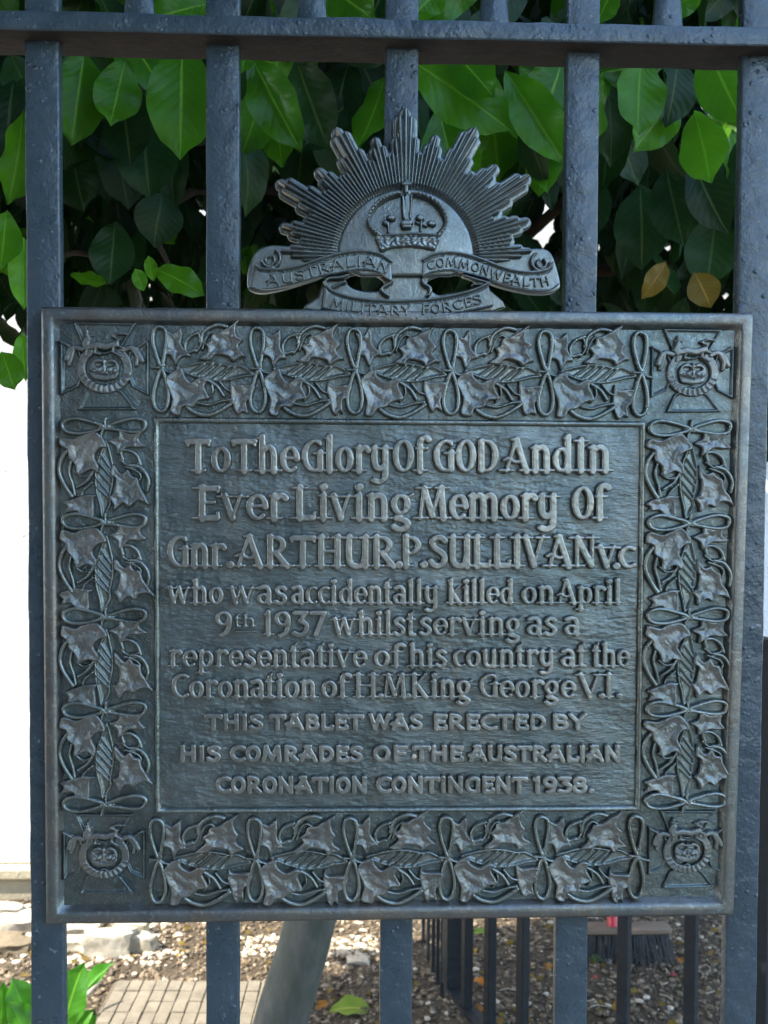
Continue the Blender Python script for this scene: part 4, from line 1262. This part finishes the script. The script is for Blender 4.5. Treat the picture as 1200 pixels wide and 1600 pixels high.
for (bx, by, tx, ty, wpx) in ((1042, 408, 1008, 464, 36), (1085, 425, 1112, 478, 52)):
    b = at(bx, by, .33); t = at(tx, ty, .32)
    L = math.dist(b, t)
    tag(tree_part('leaf', LMY[0], leaf_matrix(b, t, wpx*(1.155)/F/L/0.52, face_cam(b), 0.2)), 'yellowed brown leaf')
    n_leaf += 1

# gaps where the white wall shows through (photograph pixel, radius)
GAPS = [(850, 340, 30), (840, 368, 20), (418, 349, 9), (934, 371, 11), (1100, 155, 22), (1120, 170, 14), (1058, 256, 7), (1029, 276, 6), (1043, 393, 6), (428, 467, 8), (1078, 482, 9), (1132, 480, 12), (1140, 458, 7)]
def to_px(P):
    d = np.asarray(P)-CAMP
    zz = d @ FW
    return 600+F*(d @ RT)/zz, 800-F*(d @ UP)/zz
def rand_leaf(rr, layer):
    """a leaf somewhere in the crown; returns base, tip, ratio, face"""
    if layer == 0:      # the curtain of leaves just behind the fence
        px = rr.uniform(-120, 1320); py = rr.uniform(-120, 480 + (70 if px < 60 else 0))
        dep = rr.uniform(0.34, 0.75) + max(0, min(1, (py-150)/200))*0.35
        p = Vector(at(px, py, dep))
    elif layer == 1:    # crown body
        p = Vector((rr.uniform(-1.0, 1.5), rr.uniform(0.6, 2.3), 0))
        lo = ZC + 0.30 + 0.12*math.sin(p.x*5)+0.02*p.y
        p.z = rr.uniform(lo, 2.55)
    elif layer == 3:    # leaves added to block the sun: unseen overhang, top and left side of crown
        q0 = rr.random()
        if q0 < 0.25: p = Vector((rr.uniform(-2.0, 0.05), rr.uniform(-0.8, 0.2), rr.uniform(2.35, 2.8)))
        elif q0 < 0.72: p = Vector((rr.uniform(-1.6, 1.7), rr.uniform(0.15, 2.3), rr.uniform(2.25, 2.75)))
        else: p = Vector((rr.uniform(-1.8, -1.2), rr.uniform(0.2, 1.5), rr.uniform(ZC+0.35, 2.7)))
    else:               # back of the crown, dense
        p = Vector((rr.uniform(-1.15, 1.6), rr.uniform(1.2, 2.45), 0))
        p.z = rr.uniform(ZC+0.24+0.05*p.y, 2.6)
    if layer == 3 and p.x < -1.0 and p.y > 1.5: p.x += 1.5
    L = rr.uniform(0.07, 0.125) if layer != 3 else rr.uniform(0.13, 0.18)
    d = Vector((rr.gauss(0, 0.45), rr.gauss(-0.1, 0.5), -1.0)).normalized()
    t = p+d*L
    f = Vector((rr.gauss(0, 0.9), -1.0, rr.uniform(-0.2, 1.2)))
    if layer == 3: f = Vector((-0.6, -0.2, 1)); d = Vector((rr.gauss(0, 0.6), rr.gauss(0, 0.6), rr.gauss(-0.2, 0.4))).normalized(); t = p+d*L
    return p, t, rr.uniform(0.85, 1.15), f
rr = random.Random(11)
def blocked(p, t, L):
    """would this leaf hide one of the openings?"""
    for q_ in (p, (p+t)/2, t):
        px, py = to_px(np.array(q_))
        d = float((np.array(q_)-CAMP) @ FW)
        rpx = 0.26*L*F/d
        for gx, gy, gr in GAPS:
            if (px-gx)**2+(py-gy)**2 < (gr*0.45+rpx*0.6)**2: return True
    return False
cands = []
for layer, cnt in ((0, 620), (1, 3200), (2, 4200), (3, 6500)):
    for k in range(cnt):
        p, t, ra, f = rand_leaf(rr, layer)
        L = (t-p).length
        if blocked(p, t, L): continue
        # leave the place under the left end of the crown open
        px, py = to_px(np.array(t))
        if py > 500 and px < 60 and layer > 0: continue
        cands.append((layer, p, t, ra, f, L))
near = [c for c in cands if c[0] == 0]
near.sort(key=lambda c: c[1].y)
parts = near[:300-n_leaf-2]
rest = near[300-n_leaf-2:]+[c for c in cands if c[0] > 0]
for k, (_, p, t, ra, f, L) in enumerate(parts):
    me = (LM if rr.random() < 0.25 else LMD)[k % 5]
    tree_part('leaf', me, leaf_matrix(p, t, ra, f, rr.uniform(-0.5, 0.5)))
# the rest of the foliage as one mesh
protos = [leaf_grid(6, 1, fold=0.25, curl=c_, wave=0.02, aspect=0.5, seed=s_, twist=t_) for s_, c_, t_ in ((0, 0.3, 0.4), (1, -0.2, -0.4), (2, 0.6, 0.1))]
VV = []; FF = []; UU = []; off = 0
for k, (_, p, t, ra, f, L) in enumerate(rest):
    V0, F0, U0 = protos[k % 3]
    mtx = np.array(leaf_matrix(p, t, ra, f, rr.uniform(-0.6, 0.6)))
    V1 = V0 @ mtx[:3, :3].T + mtx[:3, 3]
    VV.append(V1); FF.append(np.array(F0)+off); UU.append(np.array(U0)); off += len(V0)
me = mesh_np('foliage', np.concatenate(VV), np.concatenate(FF), True, np.concatenate(UU))
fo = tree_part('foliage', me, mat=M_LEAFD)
tag(fo, kind='stuff')

# ------------------------------------------------------------------ dark railing curving away behind
rail2 = empty('garden_railing', (0.3, 1.6, 0))
tag(rail2, 'low black metal railing curving away across the garden bed, behind the fence', 'railing')
R_INV = Matrix.Translation(-Vector(rail2.location))
pos = []
for (px, Y) in ((1300, 1.0), (1191, 1.08), (1080, 1.17), (975, 1.26), (888, 1.35), (817, 1.46), (766, 1.58), (730, 1.70)):
    p = at(px, 1500, Y); pos.append((p[0], p[1]))
for (px, Y) in ((706, 1.81), (691, 1.89), (684, 1.96), (677, 2.03), (669, 2.11), (661, 2.22)):
    p = at(px, 1500, Y); pos.append((p[0], p[1]))
for k, (x, y) in enumerate(pos):
    a = pos[max(0, k-1)]; b = pos[min(len(pos)-1, k+1)]
    th = math.atan2(b[1]-a[1], b[0]-a[0])
    hw = 0.0125 if k < 8 else (0.022 if k == 8 else 0.0055)
    o = MB().box(-hw, -hw, 0.0 if k > 8 else 0.085, hw, hw, 1.17, 0.002).build('baluster', M_IRON2, rail2)
    o.matrix_parent_inverse = R_INV
    o.location = (x, y, 0); o.rotation_euler = (0, 0, th)
def strip(pts, hw, z0, z1, name):
    m = MB(); n = len(pts)
    P = [Vector((p[0], p[1])) for p in pts]
    for k in range(n):
        d = (P[min(n-1, k+1)]-P[max(0, k-1)]).normalized(); q_ = Vector((-d.y, d.x))*hw
        for (s_, z) in ((-1, z0), (1, z0), (1, z1), (-1, z1)):
            v = P[k]+q_*s_; m.v.append((v.x, v.y, z))
    for k in range(n-1):
        for j in range(4): m.f.append((k*4+j, k*4+(j+1) % 4, (k+1)*4+(j+1) % 4, (k+1)*4+j))
    m.f += [(3, 2, 1, 0), ((n-1)*4, (n-1)*4+1, (n-1)*4+2, (n-1)*4+3)]
    o = m.build(name, M_IRON2, rail2); o.matrix_parent_inverse = R_INV
sp2 = catmull(pos[:9], 5)
strip(sp2, 0.02, 0.075, 0.087, 'bottom_rail')
strip(catmull(pos, 5), 0.02, 1.17, 1.182, 'top_rail')

# ------------------------------------------------------------------ paved patch
c00 = gp(158, 1600); c10 = gp(392, 1600); c01 = gp(212, 1537)
ex = Vector((0.0385, 0.0, 0)); ey = Vector((0.000, 0.056, 0))
path = MB().box(-0.012, -0.012, -0.03, 0.0385*12+0.006, 0.056*7+0.006, 0.012, 0.002).build('path', M_GROUT)
orig = gp(118, 1668)
path.location = (orig.x, orig.y, 0); path.rotation_euler = (0, 0, math.radians(-2))
tag(path, 'small paved patch of little buff paving blocks in the soil', kind='structure')
tile_me = [MB().box(0.0012, 0.0012, 0, 0.0373, 0.0548, 0.008, 0.0018).mesh('paving_block') for _ in range(1)]
for i in range(12):
    for j in range(7):
        o = link('paving_block', tile_me[0], M_TILE, path)
        o.location = (i*0.0385, j*0.056, 0.0105+random.uniform(-0.0015, 0.002))
        o.rotation_euler = (random.uniform(-.02, .02), random.uniform(-.02, .02), random.uniform(-.02, .02))

# ------------------------------------------------------------------ gravel, rubble
def scatter(name, n, xr, yr, rmin, rmax, mat, label, seed, avoid=True, flat=0.6, sub=1, pxbox=None):
    r_ = random.Random(seed)
    V0, F0 = ico(1)
    V0 = np.array(V0); F0 = np.array(F0)
    VV = []; FF = []; off = 0; k = 0
    while k < n:
        if pxbox:
            g = on_ground(r_.uniform(pxbox[0], pxbox[2]), r_.uniform(pxbox[1], pxbox[3])); x, y = g[0], g[1]
        else:
            x = r_.uniform(*xr); y = r_.uniform(*yr)
        k += 1
        if avoid:
            dx, dy = x-orig.x, y-orig.y
            if -0.005 < dx < 0.455 and -0.005 < dy < 0.385 and r_.random() < 0.93: continue
        rad_ = rmin+(rmax-rmin)*r_.random()**2.4
        sc = np.array([rad_*r_.uniform(0.7, 1.35), rad_*r_.uniform(0.7, 1.2), rad_*flat*r_.uniform(0.7, 1.2)])
        nz = 1+0.18*rng.normal(size=(len(V0), 1))
        P = V0*nz*sc
        a = r_.uniform(0, 6.28); ca, sa = math.cos(a), math.sin(a)
        P = np.stack([P[:, 0]*ca-P[:, 1]*sa+x, P[:, 0]*sa+P[:, 1]*ca+y, P[:, 2]+rad_*0.2+gh(x, y)+0.001], 1)
        VV.append(P); FF.append(F0+off); off += len(V0)
    me = mesh_np(name, np.concatenate(VV), np.concatenate(FF), False)
    o = link(name, me, mat)
    tag(o, label, kind='stuff', cat='gravel')
    return o
scatter('gravel', 12000, (-1.5, 1.6), (1.45, 2.56), 0.0025, 0.012, M_PEB, 'loose brown and grey gravel strewn over the soil', 1)
scatter('grit', 16000, (-1.5, 1.6), (1.45, 2.56), 0.0025, 0.008, M_PEBD, 'dark earthy grit covering the soil', 2)
scatter('pale_gravel', 520, None, None, 0.003, 0.012, M_PEBL, 'bright sunlit strip of pale pebbles on both sides of the trunk', 3, pxbox=(372, 1464, 592, 1496), avoid=False)
scatter('white_chips', 800, (-1.5, 1.6), (1.45, 2.56), 0.003, 0.013, M_PEBL, 'scattered small white stone chips among the gravel', 4)
scatter('rubble_chips', 500, None, None, 0.004, 0.016, M_PEBL, 'pale broken stone chips around the rubble by the white wall', 6, pxbox=(-60, 1420, 290, 1510), avoid=False)

def rock(px, py, wpx, hpx, mat, label, seed, flat=0.6, dep=1.0, rot=0.0):
    g = on_ground(px, py)
    dist = g[1]+0.825
    k = dist/F
    m = MB()
    rx = wpx*k/2; rzz = hpx*k/2
    V0, F0 = ico(3)
    ca, sa = math.cos(rot), math.sin(rot)
    for p in V0:
        v = Vector(p)
        n = 1+0.30*mnoise.noise(v*1.2+Vector((seed*5.3, 0, 0)))+0.14*mnoise.noise(v*3.1+Vector((0, seed*2.3, 0)))+0.06*mnoise.noise(v*7+Vector((0, seed, 3)))
        q_ = [max(-0.8, min(0.8, c_*1.25)) for c_ in v]
        x, y, z = q_[0]*rx*n*1.2, q_[1]*rx*n*dep, q_[2]*rzz*n*1.2
        m.v.append((x*ca-y*sa, x*sa+y*ca, z))
    m.f = list(F0)
    o = m.build('stone', mat, None, auto=28)
    o.location = (g[0], g[1], rzz*0.5)
    tag(o, label, 'stone', 'rubble stones at the foot of the white wall')
    return o
rock(170, 1487, 78, 44, M_STONE, 'large white rubble stone, nearest the paved patch', 1, dep=0.6)
rock(222, 1484, 44, 32, M_STONE, 'small white stone just right of the large white rubble stone', 2, dep=0.7)
rock(206, 1460, 48, 30, M_PLINTH, 'square buff stone block under the lower edge of the tablet', 3, dep=0.7)
rock(126, 1462, 66, 26, M_STONE, 'flat pale slab touching the first fence bar on its right', 4, dep=0.7)
rock(166, 1444, 90, 26, M_STONE, 'long flat pale slab half hidden by the tablet', 5, dep=0.5)
rock(24, 1484, 56, 20, M_STONED, 'rounded brown stone at the left edge, front one of two', 6, dep=0.8)
rock(12, 1468, 44, 12, M_STONED, 'thin dark brown stone at the left edge, behind the rounded one', 7, dep=0.6)
rock(22, 1450, 66, 24, M_STONE, 'flat pale slab at the left edge below the plinth', 8, dep=0.6)
rock(10, 1428, 56, 20, M_STONE, 'pale slab at the left edge, closest to the plinth', 9, dep=0.6)
rock(62, 1432, 60, 14, M_STONE, 'pale slab mostly hidden behind the first fence bar', 10, dep=0.6)
rock(116, 1482, 42, 22, M_STONE, 'small pale stone between the first fence bar and the large white stone', 11, dep=0.7)
rock(560, 1506, 34, 12, M_PEBL, 'pale pebble right of the trunk below the bright gravel strip', 12, dep=0.7)
# pale kerb stone strip along the wall on the right
ks = MB().box(0.55, WY-0.16, 0.0, 1.7, WY-0.04, 0.03, 0.006).build('kerb', M_STONE)
tag(ks, 'pale stone edging strip at the foot of the wall on the right', kind='structure')
ks2 = MB().box(-0.9, WY-0.13, 0.0, 0.52, WY-0.05, 0.028, 0.006).build('kerb', M_STONE)
tag(ks2, 'pale stone edging strip at the foot of the wall behind the trunk', kind='structure')

# ------------------------------------------------------------------ broom
gb = on_ground(985, 1500)
broom = empty('broom', (gb[0], gb[1], 0))
tag(broom, 'broom with black bristles, brown wooden head and red handle leaning against the wall', 'broom')
k = (gb[1]+0.825)/F
hb = MB().box(-0.16, -0.022, 0.085, 0.125, 0.03, 0.112, 0.008).build('broom_head', M_WOOD, broom, auto=40)
bm_ = MB()
r_ = random.Random(5)
for i in range(30):
    for j in range(4):
        for q_ in range(4):
            x = -0.152+i*0.0092+r_.gauss(0, 0.0015); y = -0.016+j*0.012+r_.gauss(0, 0.0015)
            sx_ = 0.02 if i < 26 else 0.035
            tip_ = (x+(x+0.02)*0.12+r_.gauss(0, 0.004), y*1.7+r_.gauss(0, 0.004)-0.004, r_.uniform(0.002, 0.012))
            bm_.tube([(x, y, 0.088), tip_], [0.0013, 0.0008], 3, False)
bm_.build('bristles', M_BRIST, broom)
MB().tube([(-0.055, 0.0, 0.108), (-0.053, 0.02, 0.17)], [0.02, 0.016], 14).build('handle_socket', M_RED, broom, auto=50)
MB().tube([(-0.053, 0.015, 0.15), (0.0, WY-gb[1]-0.02, 1.22)], [0.0125, 0.0125], 12).build('handle', M_RED, broom, auto=50)

# ------------------------------------------------------------------ fallen leaves and litter
def fallen(px, py, L, mat, name, label, rot, curl=0.4, lift=0.016, seed=0, cat='leaf'):
    me = leaf_mesh(seed, mat, 10, 2, fold=0.25, curl=curl, wave=0.04, aspect=0.55)
    g = on_ground(px, py)
    o = link(name, me)
    d = Vector((math.cos(rot), math.sin(rot), 0.05))
    b = Vector((g[0], g[1], lift))-d*L/2
    o.matrix_world = leaf_matrix(b, b+d*L, 1.0, (0, -0.35, 1))
    tag(o, label, cat, 'fallen leaves on the soil')
fallen(548, 1583, 0.12, M_LEAFG, 'fallen_leaf', 'long green leaf lying just right of the trunk base', 0.1, seed=1)
fallen(932, 1506, 0.055, M_LEAFG, 'fallen_leaf', 'small yellow-green leaf lying below the broom bristles', 0.5, seed=2)
fallen(857, 1517, 0.045, M_LEAFO, 'fallen_leaf', 'orange leaf lying left of the fourth fence bar', 1.3, seed=3)
fallen(749, 1541, 0.05, M_LEAFO, 'fallen_leaf', 'orange leaf lying between the first two dark balusters', 2.2, seed=4)
fallen(990, 1557, 0.04, M_LEAFY, 'fallen_leaf', 'small yellow leaf lying right of the baluster under the broom', 0.4, seed=5)
fallen(748, 1586, 0.045, M_LEAFO, 'fallen_leaf', 'orange leaf lying at the bottom rail of the dark railing', 0.2, seed=6)
fallen(505, 1578, 0.05, M_LEAFO, 'fallen_leaf', 'reddish orange leaf lying against the trunk base', 0.9, seed=7)
fallen(1053, 1531, 0.022, M_LEAFR, 'fallen_petal', 'dark red petal lying near the rightmost fence bar', 0.3, seed=8, cat='petal')
fallen(931, 1534, 0.018, M_LEAFR, 'fallen_petal', 'small pink petal lying below the yellow-green leaf', 0.8, seed=9, cat='petal')
fallen(1062, 1507, 0.04, M_LEAFO, 'fallen_leaf', 'brown orange leaf lying right of the broom bristles', 1.6, seed=10)
fallen(750, 1463, 0.05, M_LEAFG, 'fallen_leaf', 'yellow-green leaf lying far back between the dark balusters', 0.2, seed=11)
r_ = random.Random(21)
lit = MB()
for i in range(90):
    px, py = r_.uniform(0, 1180), r_.uniform(1450, 1600)
    g = on_ground(px, py)
    a = r_.uniform(0, 3.14); L = r_.uniform(0.015, 0.05)
    lit.tube([(g[0], g[1], 0.008), (g[0]+L*0.5*math.cos(a), g[1]+L*0.5*math.sin(a), 0.0095), (g[0]+L*math.cos(a+0.3), g[1]+L*math.sin(a+0.3), 0.008)], 0.0012, 4)
tag(lit.build('dry_twigs', M_DEAD), 'thin dry straw and twig bits littering the soil', 'litter', kind='stuff')
VV = []; FF = []; UU = []; off = 0
for i in range(150):
    px, py = r_.uniform(-20, 1200), r_.uniform(1445, 1620)
    g = on_ground(px, py)
    V0, F0, U0 = protos[i % 3]
    a = r_.uniform(0, 6.28); L = r_.uniform(0.012, 0.032)
    d = Vector((math.cos(a), math.sin(a), r_.uniform(-0.1, 0.3))); b = Vector((g[0], g[1], 0.012))
    mtx = np.array(leaf_matrix(b, b+d*L, 1.2, (r_.gauss(0, .4), -0.3, 1)))
    VV.append(V0 @ mtx[:3, :3].T+mtx[:3, 3]); FF.append(np.array(F0)+off); UU.append(np.array(U0)); off += len(V0)
ll = link('leaf_litter', mesh_np('leaf_litter', np.concatenate(VV), np.concatenate(FF), True, np.concatenate(UU)), M_LEAFY)
tag(ll, 'tiny dry yellow-brown leaf fragments scattered on the soil', 'litter', kind='stuff')

# ------------------------------------------------------------------ seedlings at the lower left
def plant(root_px, leaves, label, name='leafy_plant', depth=1.55):
    rp = at(root_px[0], root_px[1], depth)
    g = Vector((rp[0], rp[1], 0.0))
    e = empty(name, tuple(g))
    tag(e, label, 'plant', 'bright green seedlings at the foot of the fence')
    inv = Matrix.Translation(-g)
    for i, (bx, by, tx, ty, wpx, dd) in enumerate(leaves):
        b = at(bx, by, depth+dd); t = at(tx, ty, depth+dd-0.02)
        L = math.dist(b, t)
        me = leaf_mesh(i, M_LEAFB, 12, 3, fold=0.25, curl=0.3, wave=0.035, aspect=0.5)
        o = link('leaf', me, None, e); o.matrix_parent_inverse = inv
        o.matrix_basis = leaf_matrix(b, t, min(2.6, wpx*(depth+0.825)/F/L/0.5), face_cam(b, 0.9), random.uniform(-0.4, 0.4))
        s_ = MB().tube([tuple(g+Vector((0, 0, 0.0))), tuple((g+Vector(b))/2+Vector((0.01, 0, 0.02))), tuple(b)], [0.004, 0.003, 0.002], 6).build('stem', M_LEAFG, e, smooth=True)
        s_.matrix_parent_inverse = inv
plant((95, 1640), [(98, 1610, 124, 1510, 62, 0), (108, 1580, 168, 1502, 34, 0.03), (96, 1640, 140, 1580, 36, -0.02), (120, 1640, 146, 1588, 26, 0.02), (90, 1650, 106, 1560, 40, 0.05)],
      'bright green seedling right of the first fence bar')
plant((20, 1640), [(44, 1600, 22, 1532, 50, 0), (0, 1610, 6, 1540, 40, 0.03), (50, 1640, 20, 1566, 52, -0.03), (-20, 1600, -16, 1548, 40, 0), (30, 1590, 48, 1540, 36, 0.05)],
      'bright green seedling left of the first fence bar')
st_ = MB().tube([tuple(at(100, 1606, 1.75)), tuple(at(130, 1560, 1.8)), tuple(at(158, 1532, 1.85))], [0.007, 0.006, 0.004], 8)
tag(st_.build('dead_stalk', M_DEAD, None, smooth=True), 'pale dead stalk slanting up beside the right-hand seedling', 'stalk')
dr_ = on_ground(100, 1640)
